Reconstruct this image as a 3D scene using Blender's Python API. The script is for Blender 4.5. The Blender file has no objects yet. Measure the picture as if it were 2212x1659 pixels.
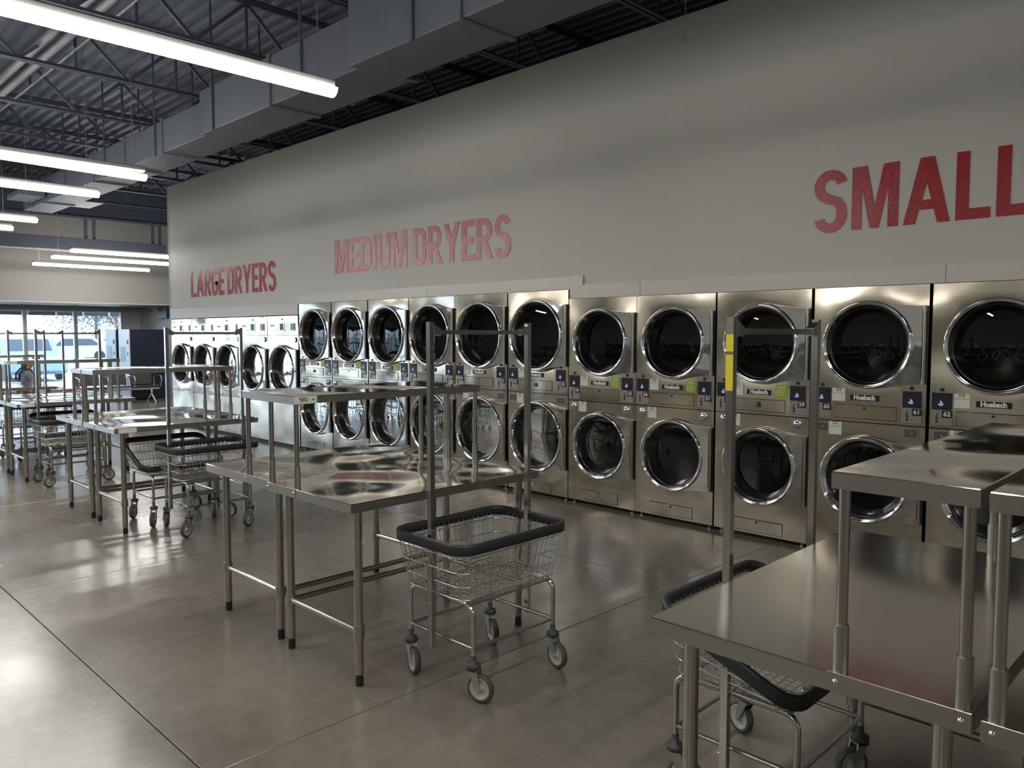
import bpy, math, random
from mathutils import Vector, Matrix
R = math.radians
sc = bpy.context.scene
C = sc.collection
random.seed(7)

# ------------------------------------------------------------------ camera
CAM_H = 1.62
pitch, yaw = R(3.66), R(44.7)
fw = Vector((-math.sin(yaw)*math.cos(pitch), math.cos(yaw)*math.cos(pitch), -math.sin(pitch)))
rt = Vector((math.cos(yaw), math.sin(yaw), 0))
up = rt.cross(fw)
cd = bpy.data.cameras.new('camera'); cam = bpy.data.objects.new('camera', cd); C.objects.link(cam)
cam.matrix_world = Matrix(((rt.x, up.x, -fw.x, 0), (rt.y, up.y, -fw.y, 0), (rt.z, up.z, -fw.z, CAM_H), (0, 0, 0, 1)))
cd.sensor_width = 36; cd.lens = 1681/2212*36; cd.clip_start = .05; cd.clip_end = 400
sc.camera = cam

# ------------------------------------------------------------------ world, exposure
world = bpy.data.worlds.new('sky'); sc.world = world; world.use_nodes = True
bg = world.node_tree.nodes['Background']
bg.inputs[0].default_value = (.66, .82, 1.0, 1); bg.inputs[1].default_value = 6.0
sc.view_settings.view_transform = 'Standard'; sc.view_settings.look = 'None'
sc.view_settings.gamma = 1; sc.view_settings.exposure = 0.0; sc.view_settings.use_curve_mapping = False
TUBE = 46.0
cy = sc.cycles
cy.use_denoising = True; cy.max_bounces = 8; cy.diffuse_bounces = 3; cy.glossy_bounces = 4
cy.transmission_bounces = 4; cy.transparent_max_bounces = 8
cy.caustics_reflective = False; cy.caustics_refractive = False
cy.sample_clamp_indirect = 4.0; cy.use_adaptive_sampling = True; cy.adaptive_threshold = .02

# ------------------------------------------------------------------ materials
def mat(name, col, metal=0., rough=.5, spec=.5, noise=None, bump=None, emit=None, rvar=None, coat=0., aniso=0.):
    """noise=(scale, amount) colour mottling, bump=(scale, strength, detail), rvar=(scale, amount)"""
    m = bpy.data.materials.new(name); m.use_nodes = True
    nt = m.node_tree; N = nt.nodes; L = nt.links; b = N['Principled BSDF']
    b.inputs['Base Color'].default_value = (*col, 1); b.inputs['Metallic'].default_value = metal
    b.inputs['Roughness'].default_value = rough; b.inputs['Specular IOR Level'].default_value = spec
    b.inputs['Coat Weight'].default_value = coat
    geo = N.new('ShaderNodeNewGeometry')
    if noise:
        n = N.new('ShaderNodeTexNoise'); n.inputs['Scale'].default_value = noise[0]; n.inputs['Detail'].default_value = 6
        L.new(geo.outputs['Position'], n.inputs['Vector'])
        mx = N.new('ShaderNodeMix'); mx.data_type = 'RGBA'
        a = noise[1]
        mx.inputs[6].default_value = (*[c*(1-a) for c in col], 1); mx.inputs[7].default_value = (*[min(1, c*(1+a)) for c in col], 1)
        L.new(n.outputs['Fac'], mx.inputs[0]); L.new(mx.outputs[2], b.inputs['Base Color'])
    if bump:
        n = N.new('ShaderNodeTexNoise'); n.inputs['Scale'].default_value = bump[0]
        n.inputs['Detail'].default_value = bump[2] if len(bump) > 2 else 2
        L.new(geo.outputs['Position'], n.inputs['Vector'])
        bp = N.new('ShaderNodeBump'); bp.inputs['Strength'].default_value = 1; bp.inputs['Distance'].default_value = bump[1]
        L.new(n.outputs['Fac'], bp.inputs['Height']); L.new(bp.outputs[0], b.inputs['Normal'])
    if rvar:
        n = N.new('ShaderNodeTexNoise'); n.inputs['Scale'].default_value = rvar[0]; n.inputs['Detail'].default_value = 5
        L.new(geo.outputs['Position'], n.inputs['Vector'])
        mr = N.new('ShaderNodeMapRange'); mr.inputs[3].default_value = max(.02, rough-rvar[1]); mr.inputs[4].default_value = rough+rvar[1]
        L.new(n.outputs['Fac'], mr.inputs[0]); L.new(mr.outputs[0], b.inputs['Roughness'])
    if emit:
        b.inputs['Emission Color'].default_value = (*emit[0], 1); b.inputs['Emission Strength'].default_value = emit[1]
    return m

M = {}
M['dryer_steel'] = mat('dryer_steel', (.70, .63, .52), 1, .18, bump=(2.4, .036, 0))
M['door_steel'] = mat('door_steel', (.74, .73, .70), 1, .07, bump=(4, .012, 0))
M['chrome'] = mat('chrome', (.85, .85, .85), 1, .06)
M['tube_steel'] = mat('tube_steel', (.45, .425, .38), 1, .24)
M['top_steel'] = mat('top_steel', (.62, .59, .53), 1, .10, bump=(2.4, .034, 0))
M['brushed_top'] = mat('brushed_top', (.53, .50, .45), 1, .155, bump=(1.5, .022, 0))
M['edge_steel'] = mat('edge_steel', (.42, .40, .36), 1, .34)
M['cart_chrome'] = mat('cart_chrome', (.56, .555, .53), 1, .18)
M['wire'] = mat('wire', (.72, .71, .68), 1, .22)
M['rubber'] = mat('rubber', (.012, .012, .013), 0, .55)
M['bumper'] = mat('bumper', (.030, .033, .038), 0, .42, spec=.4)
M['caster_grey'] = mat('caster_grey', (.06, .06, .058), 0, .55)
M['tyre'] = mat('tyre', (.085, .08, .068), 0, .6)
M['hub'] = mat('hub', (.48, .47, .43), 0, .4)
M['zinc'] = mat('zinc', (.5, .5, .47), 1, .35)
M['black'] = mat('black', (.008, .008, .009), 0, .35)
M['gasket'] = mat('gasket', (.010, .010, .011), 0, .22)
M['screen'] = mat('screen', (.010, .013, .022), 0, .15, emit=((.06, .08, .12), .10))
M['glyph'] = mat('glyph', (.5, .6, .8), 0, .4, emit=((.6, .75, 1), .7))
M['white_ink'] = mat('white_ink', (.85, .85, .83), 0, .5)
M['black_ink'] = mat('black_ink', (.02, .02, .02), 0, .5)
M['grey_ink'] = mat('grey_ink', (.30, .33, .28), 0, .5)
M['paper'] = mat('paper', (.72, .74, .68), 0, .5)
M['green'] = mat('green', (.20, .36, .06), 0, .5)
M['lime'] = mat('lime', (.33, .45, .035), 0, .35)
M['yellow'] = mat('yellow', (.70, .60, .03), 0, .5)
M['wall'] = mat('wall_paint', (.60, .595, .545), 0, .55, noise=(1.2, .03), bump=(60, .0006, 3))
M['cream'] = mat('cream_paint', (.34, .328, .30), 0, .6, noise=(1., .02))
M['grey_paint'] = mat('grey_paint', (.45, .46, .46), 0, .6)
M['trim'] = mat('trim_panel', (.66, .63, .57), 0, .32, noise=(2, .03))
M['ceil'] = mat('ceiling_paint', (.12, .14, .185), 0, .6, noise=(3, .12))
M['joist'] = mat('joist_paint', (.055, .065, .088), 0, .6)
M['duct'] = mat('duct_paint', (.105, .118, .145), 0, .5)
M['slate'] = mat('slate_paint', (.05, .062, .088), 0, .5)
M['seal'] = mat('joint_filler', (.03, .028, .025), 0, .8)
M['red'] = mat('red_vinyl', (.38, .008, .018), 0, .24, spec=.5, bump=(140, .0012, 2))
M['fixture'] = mat('fixture_white', (.62, .61, .58), 0, .5)
M['housing'] = mat('lamp_housing_white', (.14, .137, .13), 0, .5)
M['tube'] = mat('lamp_diffuser', (.9, .9, .9), 0, .5, emit=((1.0, .972, .925), TUBE))
M['pipe'] = mat('flex_silver', (.22, .23, .25), .3, .5, bump=(120, .004, 1))
M['navy'] = mat('navy_side', (.008, .014, .032), 0, .35)
M['machine_white'] = mat('machine_white', (.62, .74, .85), 0, .3)
M['panel_blue'] = mat('panel_blue', (.06, .20, .50), 0, .3)
M['chair'] = mat('chair_vinyl', (.045, .05, .048), 0, .45)
M['skin'] = mat('skin', (.45, .27, .19), 0, .5)
M['hair'] = mat('hair', (.16, .07, .035), 0, .6)
M['shirt'] = mat('grey_shirt', (.20, .24, .30), 0, .8)
M['strap'] = mat('dark_strap', (.02, .03, .06), 0, .7)
M['denim'] = mat('denim', (.25, .12, .08), 0, .8)
M['cardboard'] = mat('cardboard', (.42, .22, .12), 0, .8)
M['alum'] = mat('window_aluminium', (.45, .46, .47), .7, .4)
M['asphalt'] = mat('pavement', (.45, .46, .46), 0, .8, noise=(.6, .1))
M['leaf'] = mat('leaf', (.10, .15, .15), 0, .7)
M['bark'] = mat('bark', (.13, .10, .10), 0, .8)
M['car_blue'] = mat('car_blue', (.22, .33, .52), .0, .4)
M['car_silver'] = mat('car_silver', (.40, .44, .52), .3, .3)
M['car_glass'] = mat('car_glass', (.03, .05, .08), 0, .1)
M['washer'] = mat('washer_grey', (.10, .10, .10), .3, .4)
M['dark_door'] = mat('dark_door', (.02, .022, .025), 0, .15)

# floor: mottled polished concrete
def concrete():
    m = bpy.data.materials.new('polished_concrete'); m.use_nodes = True
    nt = m.node_tree; N = nt.nodes; L = nt.links; b = N['Principled BSDF']
    geo = N.new('ShaderNodeNewGeometry')
    def noise(s, d, r=.6):
        n = N.new('ShaderNodeTexNoise'); n.inputs['Scale'].default_value = s; n.inputs['Detail'].default_value = d
        n.inputs['Roughness'].default_value = r; L.new(geo.outputs['Position'], n.inputs['Vector']); return n
    n1 = noise(.9, 8); n2 = noise(11, 8, .7)
    r1 = N.new('ShaderNodeValToRGB'); r1.color_ramp.elements[0].position = .3; r1.color_ramp.elements[1].position = .72
    r1.color_ramp.elements[0].color = (.145, .128, .102, 1); r1.color_ramp.elements[1].color = (.235, .212, .172, 1)
    L.new(n1.outputs['Fac'], r1.inputs[0])
    r2 = N.new('ShaderNodeValToRGB'); r2.color_ramp.elements[0].position = .35; r2.color_ramp.elements[1].position = .7
    r2.color_ramp.elements[0].color = (.86, .86, .86, 1); r2.color_ramp.elements[1].color = (1.08, 1.08, 1.08, 1)
    L.new(n2.outputs['Fac'], r2.inputs[0])
    mx = N.new('ShaderNodeMix'); mx.data_type = 'RGBA'; mx.blend_type = 'MULTIPLY'; mx.inputs[0].default_value = 1
    L.new(r1.outputs[0], mx.inputs[6]); L.new(r2.outputs[0], mx.inputs[7]); L.new(mx.outputs[2], b.inputs['Base Color'])
    mr = N.new('ShaderNodeMapRange'); mr.inputs[1].default_value = .3; mr.inputs[2].default_value = .75
    mr.inputs[3].default_value = .17; mr.inputs[4].default_value = .30
    n3 = noise(1.3, 2); L.new(n3.outputs['Fac'], mr.inputs[0]); L.new(mr.outputs[0], b.inputs['Roughness'])
    b.inputs['Specular IOR Level'].default_value = .75
    bp = N.new('ShaderNodeBump'); bp.inputs['Distance'].default_value = .006; n4 = noise(1.3, 0)
    L.new(n4.outputs['Fac'], bp.inputs['Height']); L.new(bp.outputs[0], b.inputs['Normal'])
    return m
M['concrete'] = concrete()

def glass(name, tint, gloss_boost=1.0):
    m = bpy.data.materials.new(name); m.use_nodes = True
    nt = m.node_tree; N = nt.nodes; L = nt.links; N.remove(N['Principled BSDF'])
    t = N.new('ShaderNodeBsdfTransparent'); t.inputs[0].default_value = (*tint, 1)
    g = N.new('ShaderNodeBsdfGlossy'); g.inputs['Roughness'].default_value = .01; g.inputs[0].default_value = (.95, .97, 1, 1)
    f = N.new('ShaderNodeFresnel'); f.inputs[0].default_value = 1.0+.5*gloss_boost
    mx = N.new('ShaderNodeMixShader'); L.new(f.outputs[0], mx.inputs[0]); L.new(t.outputs[0], mx.inputs[1]); L.new(g.outputs[0], mx.inputs[2])
    L.new(mx.outputs[0], N['Material Output'].inputs[0]); return m
M['glass'] = glass('window_glass', (.93, .95, .95))
M['door_glass'] = glass('dark_door_glass', (.13, .13, .135), .95)

def perforated():
    m = bpy.data.materials.new('perforated_drum'); m.use_nodes = True
    nt = m.node_tree; N = nt.nodes; L = nt.links; b = N['Principled BSDF']
    b.inputs['Metallic'].default_value = 1; b.inputs['Roughness'].default_value = .22
    geo = N.new('ShaderNodeNewGeometry'); v = N.new('ShaderNodeTexVoronoi'); v.inputs['Scale'].default_value = 55; v.inputs['Randomness'].default_value = 0
    L.new(geo.outputs['Position'], v.inputs['Vector'])
    r = N.new('ShaderNodeValToRGB'); r.color_ramp.elements[0].position = .25; r.color_ramp.elements[1].position = .32
    r.color_ramp.elements[0].color = (.01, .01, .01, 1); r.color_ramp.elements[1].color = (.36, .32, .25, 1)
    L.new(v.outputs['Distance'], r.inputs[0]); L.new(r.outputs[0], b.inputs['Base Color'])
    return m
M['drum'] = perforated()

# ------------------------------------------------------------------ mesh helper
class MB:
    def __init__(s): s.v = []; s.f = []; s.sm = []
    def add(s, vs, fs, smooth=False):
        o = len(s.v); s.v += [tuple(p) for p in vs]; s.f += [tuple(i+o for i in f) for f in fs]; s.sm += [smooth]*len(fs); return s
    def box(s, x0, x1, y0, y1, z0, z1):
        vs = [(x, y, z) for x in (x0, x1) for y in (y0, y1) for z in (z0, z1)]
        return s.add(vs, [(0, 1, 3, 2), (4, 6, 7, 5), (0, 4, 5, 1), (2, 3, 7, 6), (0, 2, 6, 4), (1, 5, 7, 3)])
    def bbox(s, x0, x1, y0, y1, z0, z1, b=.004):
        """box with chamfered vertical+horizontal edges (top/bottom inset)"""
        rings = []
        for z, i in ((z0, b), (z0+b, 0), (z1-b, 0), (z1, b)):
            rings.append([(x0+i+b*(i == 0), y0+i, z), (x1-i-b*(i == 0), y0+i, z), (x1-i, y0+i+b, z), (x1-i, y1-i-b, z),
                          (x1-i-b, y1-i, z), (x0+i+b, y1-i, z), (x0+i, y1-i-b, z), (x0+i, y0+i+b, z)])
        vs = [p for r_ in rings for p in r_]; fs = []
        for k in range(3):
            for j in range(8): fs.append((k*8+j, k*8+(j+1) % 8, (k+1)*8+(j+1) % 8, (k+1)*8+j))
        fs.append(tuple(range(7, -1, -1))); fs.append(tuple(range(24, 32)))
        return s.add(vs, fs)
    def cyl(s, p, q, r, n=12, r2=None, caps=True):
        p = Vector(p); q = Vector(q); r2 = r if r2 is None else r2
        d = (q-p).normalized(); a = d.orthogonal().normalized(); b = d.cross(a)
        vs = [c+(a*math.cos(2*math.pi*k/n)+b*math.sin(2*math.pi*k/n))*rr for c, rr in ((p, r), (q, r2)) for k in range(n)]
        s.add(vs, [(k, (k+1) % n, n+(k+1) % n, n+k) for k in range(n)], True)
        if caps: s.add(vs, [tuple(range(n-1, -1, -1)), tuple(range(n, 2*n))])
        return s
    def path(s, pts, r, n=8, closed=False, prof=None, upv=(0, 0, 1)):
        """sweep a round (or given 2-D profile) section along pts"""
        pts = [Vector(p) for p in pts]; m = len(pts); U = Vector(upv); vs = []
        if prof is None: prof = [(r*math.cos(2*math.pi*k/n), r*math.sin(2*math.pi*k/n)) for k in range(n)]
        n = len(prof)
        for i, p in enumerate(pts):
            a = pts[(i-1) % m] if (closed or i) else p; b = pts[(i+1) % m] if (closed or i < m-1) else p
            t = (b-a).normalized()
            side = t.cross(U)
            if side.length < 1e-3: side = t.cross(Vector((1, 0, 0)))
            side.normalize(); u2 = side.cross(t).normalized()
            vs += [p+side*x+u2*y for x, y in prof]
        fs = []
        for i in range(m if closed else m-1):
            j = (i+1) % m
            for k in range(n): fs.append((i*n+k, i*n+(k+1) % n, j*n+(k+1) % n, j*n+k))
        s.add(vs, fs, True)
        if not closed: s.add(vs, [tuple(range(n-1, -1, -1)), tuple(range((m-1)*n, m*n))])
        return s
    def lathe_y(s, cx, cz, prof, n=48, smooth=True, a0=0, a1=2*math.pi):
        """revolve (radius, y) profile about an axis along Y through (cx, cz)"""
        full = abs(a1-a0-2*math.pi) < 1e-6; cnt = n if full else n+1; vs = []
        for k in range(cnt):
            a = a0+(a1-a0)*k/n
            vs += [(cx+r*math.cos(a), y, cz+r*math.sin(a)) for r, y in prof]
        m = len(prof); fs = []
        for k in range(n):
            j = (k+1) % cnt
            for i in range(m-1): fs.append((k*m+i, j*m+i, j*m+i+1, k*m+i+1))
        return s.add(vs, fs, smooth)
    def lathe_z(s, cx, cy, prof, n=16, smooth=True):
        vs = []; m = len(prof)
        for k in range(n):
            a = 2*math.pi*k/n; vs += [(cx+r*math.cos(a), cy+r*math.sin(a), z) for r, z in prof]
        fs = [(k*m+i, ((k+1) % n)*m+i, ((k+1) % n)*m+i+1, k*m+i+1) for k in range(n) for i in range(m-1)]
        return s.add(vs, fs, smooth)
    def prism_y(s, poly, y0, y1):
        n = len(poly); vs = [(x, y0, z) for x, z in poly]+[(x, y1, z) for x, z in poly]
        return s.add(vs, [tuple(range(n)), tuple(range(2*n-1, n-1, -1))]+[(k, n+k, n+(k+1) % n, (k+1) % n) for k in range(n)])
    def mesh(s, name, m):
        me = bpy.data.meshes.new(name); me.from_pydata(s.v, [], s.f); me.materials.append(M[m] if isinstance(m, str) else m)
        me.polygons.foreach_set('use_smooth', s.sm); me.validate(); me.update()
        import bmesh
        b = bmesh.new(); b.from_mesh(me); bmesh.ops.recalc_face_normals(b, faces=b.faces); b.to_mesh(me); b.free()
        return me
    def obj(s, name, m, parent=None, loc=None, label=None, kind=None):
        return mobj(name, s.mesh(name, m), parent, loc, label, kind)

def mobj(name, me, parent=None, loc=None, label=None, kind=None):
    o = bpy.data.objects.new(name, me); C.objects.link(o)
    if parent: o.parent = parent
    if loc: o.location = loc
    if label: o['label'] = label
    if kind: o['kind'] = kind
    return o
def thing(name, label, cat, loc=(0, 0, 0), rz=0, group=None):
    o = bpy.data.objects.new(name, None); o.empty_display_size = .1; C.objects.link(o)
    o.location = loc; o.rotation_euler[2] = rz; o['label'] = label; o['category'] = cat
    if group: o['group'] = group
    return o
def tag(o, label, cat, group=None, kind=None):
    o['label'] = label; o['category'] = cat
    if group: o['group'] = group
    if kind: o['kind'] = kind
    return o
KIDS = {}
def kids(o): return [c for c in C.objects if c.parent == o]
def snapshot(o):
    return (o, [snapshot(c) for c in kids(o)])
def dup(snap, loc=None, rz=None, label=None, parent=None, group=None):
    o, ch = snap; c = o.copy(); C.objects.link(c)
    if parent: c.parent = parent
    if loc is not None: c.location = loc
    if rz is not None: c.rotation_euler[2] = rz
    if label: c['label'] = label
    if group: c['group'] = group
    for s_ in ch: dup(s_, parent=c)
    return c
TXT = {}
def text_mesh(s, size, m, depth=.0006, offset=0., sx=1., align='CENTER', spacing=1.):
    key = (s, size, m, sx, offset, align)
    if key in TXT: return TXT[key]
    cu = bpy.data.curves.new('t', 'FONT'); cu.body = s; cu.size = size; cu.extrude = depth; cu.offset = offset*size
    cu.align_x = align; cu.align_y = 'CENTER'; cu.resolution_u = 4; cu.space_character = spacing
    o = bpy.data.objects.new('t', cu); C.objects.link(o)
    me = bpy.data.meshes.new_from_object(o.evaluated_get(bpy.context.evaluated_depsgraph_get()))
    bpy.data.objects.remove(o); bpy.data.curves.remove(cu)
    # stand it up: text x -> X, text y -> Z, facing -Y
    me.transform(Matrix(((sx, 0, 0, 0), (0, 0, -1, 0), (0, 1, 0, 0), (0, 0, 0, 1))))
    me.materials.clear(); me.materials.append(M[m]); TXT[key] = me
    return me

# ================================================================== THE SETTING
WY = 5.70          # dryer wall plane
CEIL = 4.82
# floor slabs with recessed joints
base = MB().box(-24, 7, -9.2, 8.5, -.16, -.12).obj('floor', 'seal'); base['kind'] = 'structure'
xe = [-23.3, -20.02, -17.14, -14.26, -11.38, -8.5, -5.62, -2.74, .14, 3.02, 6.0]
ye = [-8.0, -4.8, -1.82, 1.18, 4.26, 8.4]
G = .0025
for i in range(len(xe)-1):
    for j in range(len(ye)-1):
        MB().bbox(xe[i]+G, xe[i+1]-G, ye[j]+G, ye[j+1]-G, -.12, 0, .003).obj('slab', 'concrete', base)

def struct(name, mb, m, parent=None):
    o = mb.obj(name, m, parent)
    if not parent: o['kind'] = 'structure'
    return o
# dryer wall (opening behind the machines is closed by them)
w = MB()
w.box(-14.3, -9.86, WY, WY+.14, 1.90, 4.25)
w.box(-9.86, -4.70, WY, WY+.14, 2.05, 4.25)
w.box(-4.70, 6.0, WY, WY+.14, 1.965, 4.25)
struct('wall_back', w, 'wall')
struct('wall_alcove', MB().box(-23.3, 6.0, 8.4, 8.55, 0, CEIL), 'grey_paint')
struct('wall_return', MB().box(-14.36, -14.29, WY, 8.4, 0, 4.25), 'grey_paint')
struct('wall_right', MB().box(6.0, 6.15, -8.15, 8.55, 0, CEIL), 'wall')
struct('wall_opposite', MB().box(-23.3, 6.15, -8.15, -8.0, 0, CEIL), 'wall')
struct('wall_left_upper', MB().box(-21.2, -21.0, -8.0, 8.4, 2.40, CEIL), 'cream')
struct('trim_1', MB().box(-23.3, -21.0, -8.0, 8.4, 2.38, 2.40), 'fixture')
wl = MB(); wl.box(-23.45, -23.3, -8.0, 8.4, 2.27, 2.5).box(-23.45, -23.3, 7.92, 8.4, 0, 2.27).box(-23.45, -23.3, -8.0, -7.68, 0, 2.27).box(-23.45, -23.3, -7.68, 7.92, 0, .10)
struct('wall_left', wl, 'grey_paint')
# trim boards over the machines
def board(n, x0, x1, z0, z1):
    struct('trim_%d' % n, MB().bbox(x0+.0015, x1-.0015, WY-.018, WY+.0, z0, z1, .002), 'trim')
board(2, -14.3, -12.05, 1.895, 2.055); board(3, -12.05, -9.86, 1.895, 2.055)
board(4, -9.86, -7.0, 2.045, 2.17); board(5, -7.0, -4.85, 2.045, 2.17)
board(8, -4.04, -1.6, 1.958, 2.085); board(9, -1.6, 1.2, 1.958, 2.085); board(10, 1.2, 6, 1.958, 2.085)
struct('trim_7', MB().prism_y([(-4.846, 1.958), (-4.042, 1.958), (-4.042, 2.085), (-4.689, 2.085)], WY-.018, WY), 'trim')
struct('trim_6', MB().prism_y([(-4.849, 1.958), (-4.692, 2.085), (-4.692, 2.17), (-4.849, 2.045)], WY-.018, WY), 'trim')
struct('trim_11', MB().prism_y([(-4.849, 2.046), (-4.694, 2.171), (-4.849, 2.171)], WY-.018, WY), 'trim')

# front windows
def window(n, y0, y1, first=[None]):
    if first[0] is None:
        r = bpy.data.objects.new('window_%d' % n, None); C.objects.link(r); r['kind'] = 'structure'; r.location = (-23.3, y0, .1)
        wd, h, t = y1-y0, 2.17, .045
        MB().box(-.1, .02, 0, t, 0, h).box(-.1, .02, wd-t, wd, 0, h).box(-.1, .02, t, wd-t, h-t, h).box(-.1, .02, t, wd-t, 0, t).obj('window_frame', 'alum', r)
        MB().box(-.045, -.035, t, wd-t, t, h-t).obj('pane', 'glass', r)
        first[0] = snapshot(r); return
    c = dup(first[0], loc=(-23.3, y0, .1)); c.name = 'window_%d' % n
n = 1
for n in range(1, 14): window(n, 7.92-1.2*n, 7.92-1.2*(n-1))

# ceiling: ribbed deck, ribs along X
prof = []; y = -8.1; P = .1524
while y < 8.5:
    prof += [(y, CEIL), (y+.06, CEIL), (y+.08, CEIL+.04), (y+.13, CEIL+.04)]; y += P
d = MB(); x0, x1 = -23.4, 6.1
vs = [(x0, a, b) for a, b in prof]+[(x1, a, b) for a, b in prof]; k = len(prof)
d.add(vs, [(i, i+1, k+i+1, k+i) for i in range(k-1)])
d.box(x0, x1, -8.2, 8.6, CEIL+.05, CEIL+.12)
struct('ceiling', d, 'ceil')

# ================================================================== ROOF STEEL, DUCTS, LAMPS
def joist():
    r = thing('roof_joist', 'dark painted open-web steel roof joist crossing under the ribbed deck', 'joist', (0, 0, 0), 0, 'open-web joists under the roof deck')
    y0, y1 = -7.99, 8.39
    def chord(z0, z1): return MB().box(-.045, -.006, y0, y1, z0, z0+.006).box(-.012, -.006, y0, y1, z0, z1).box(.006, .045, y0, y1, z0, z0+.006).box(.006, .012, y0, y1, z0, z1)
    chord(4.25, 4.29).obj('bottom_chord', 'joist', r)
    MB().box(-.05, .05, y0, y1, 4.775, 4.782).box(-.012, .012, y0, y1, 4.73, 4.775).obj('top_chord', 'joist', r)
    dg = MB().box(-.012, .012, -.016, .016, 0, .62).mesh('web_diagonal', 'joist')
    vt = MB().box(-.010, .010, -.012, .012, 0, .47).mesh('web_post', 'joist')
    p = 1.0; y = y0+.1
    while y+p < y1:
        for s_ in (1, -1):
            o = mobj('web_diagonal', dg, r, (0, y+(0 if s_ == 1 else p), 4.27)); L_ = math.hypot(p/2, .47)
            o.rotation_euler[0] = -s_*math.atan2(p/2, .47); o.scale[2] = L_/.62
        mobj('web_post', vt, r, (0, y+p/2, 4.27)); y += p
    return r
j0 = joist(); js = snapshot(j0)
xs = [-13.67+1.64*k for k in range(-2, 12)]
j0.location = (xs[0], 0, 0)
for x in xs[1:]: dup(js, loc=(x, 0, 0))

# girder, hung beam near the front
g = thing('roof_girder', 'dark steel girder across the hall in front of the front wall', 'girder', (-18.0, 0, 0))
MB().box(-.11, .11, -7.99, 8.39, 4.05, 4.07).obj('bottom_flange', 'slate', g)
MB().box(-.008, .008, -7.99, 8.39, 4.07, 4.76).obj('web_plate', 'slate', g)
MB().box(-.11, .11, -7.99, 8.39, 4.76, 4.78).obj('top_flange', 'slate', g)
MB().box(-.10, -.02, -7.99, 8.39, 4.3, 4.7).obj('face_panel', 'slate', g)
h = thing('hanging_beam', 'long dark boxed beam hung on paired rods below the roof near the front wall', 'beam', (-18.8, 0, 0))
MB().bbox(-.16, .16, -7.9, 7.35, 3.43, 3.70, .005).obj('beam_box', 'slate', h)
hr = MB().box(-.02, .02, -.03, .03, 3.70, 4.82).mesh('hanger', 'slate')
for yy in (5.69, 5.86, 7.12, 7.28, 2.6, 2.77, -.5, -.33, -3.6, -3.43): mobj('hanger', hr, h, (0, yy, 0))
cdt = thing('conduit', 'thin pale conduit running along the underside of the hung dark beam', 'conduit', (-18.6, 0, 3.40))
MB().cyl((0, -7.8, 0), (0, 5.9, 0), .02, 8).obj('conduit_pipe', 'fixture', cdt)

# rectangular supply duct
def duct_section(parent, x0, x1, y0, y1, z0, z1, seams=True):
    n_ = max(1, round((x1-x0)/1.2)); st = (x1-x0)/n_
    for k in range(n_):
        a, b = x0+k*st, x0+(k+1)*st
        MB().bbox(a+.004, b-.004, y0, y1, z0, z1, .006).obj('duct_section', 'duct', parent)
        e = .014
        MB().box(b-.018, b+.018, y0-e, y1+e, z0-e, z0).box(b-.018, b+.018, y0-e, y1+e, z1, z1+e).box(b-.018, b+.018, y0-e, y0, z0, z1).box(b-.018, b+.018, y1, y1+e, z0, z1).obj('duct_flange', 'duct', parent)
dt = thing('air_duct', 'long dark grey rectangular air duct running along the dryer wall under the roof', 'duct')
duct_section(dt, -14.6, -7.75, 3.50, 3.92, 3.62, 3.97)
duct_section(dt, -7.75, -4.92, 3.42, 3.90, 3.60, 4.02)
duct_section(dt, -4.92, 1.2, 3.28, 3.74, 3.56, 4.12)
for yy0, yy1 in ((3.12, 3.46), (3.96, 4.28)):
    MB().bbox(-13.9, -13.2, yy0, yy1, 3.66, 3.74, .006).obj('duct_outlet', 'duct', dt)
MB().bbox(-12.3, -11.9, 4.0, 4.36, 3.95, 4.12, .006).obj('duct_outlet', 'duct', dt)
st = MB()
for x in [-14+1.64*k for k in range(9)]:
    ya, yb, za = (3.50, 3.92, 3.61) if x < -7.75 else ((3.42, 3.90, 3.59) if x < -4.92 else (3.28, 3.74, 3.55))
    MB().box(x-.010, x+.010, ya-.016, ya-.002, za, 4.8).box(x-.010, x+.010, yb+.002, yb+.016, za, 4.8).obj('duct_strap', 'joist', dt)
dt2 = thing('air_duct', 'second dark rectangular air duct, the one farther from the dryer wall', 'duct')
duct_section(dt2, -15.2, -12.6, 2.34, 2.74, 3.72, 3.97)
MB().bbox(-17.8, -15.2, 2.38, 2.70, 3.745, 3.94, .006).obj('duct_section', 'duct', dt2)

for i, (yy, rr, zz, lb) in enumerate(((2.30, .042, 4.46, 'fat silvery spiral pipe under the roof deck, outermost of three'), (2.44, .042, 4.46, 'fat silvery spiral pipe under the roof deck, middle of three'), (2.60, .014, 4.46, 'thin shiny conduit under the roof deck beside the spiral pipes'))):
    p = MB(); n_ = 1
    for k in range(0, 230):
        xx = -15+k*.05
    prof = [(rr+(.004 if k % 2 else 0), -15.0+k*.06) for k in range(190)]
    vs = []; q = 10
    for r_, x_ in prof: vs += [(x_, yy+r_*math.cos(2*math.pi*a/q), zz+r_*math.sin(2*math.pi*a/q)) for a in range(q)]
    p.add(vs, [(k*q+a, k*q+(a+1) % q, (k+1)*q+(a+1) % q, (k+1)*q+a) for k in range(len(prof)-1) for a in range(q)], True)
    tag(p.obj('roof_pipe', 'pipe'), lb, 'pipe')

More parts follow.
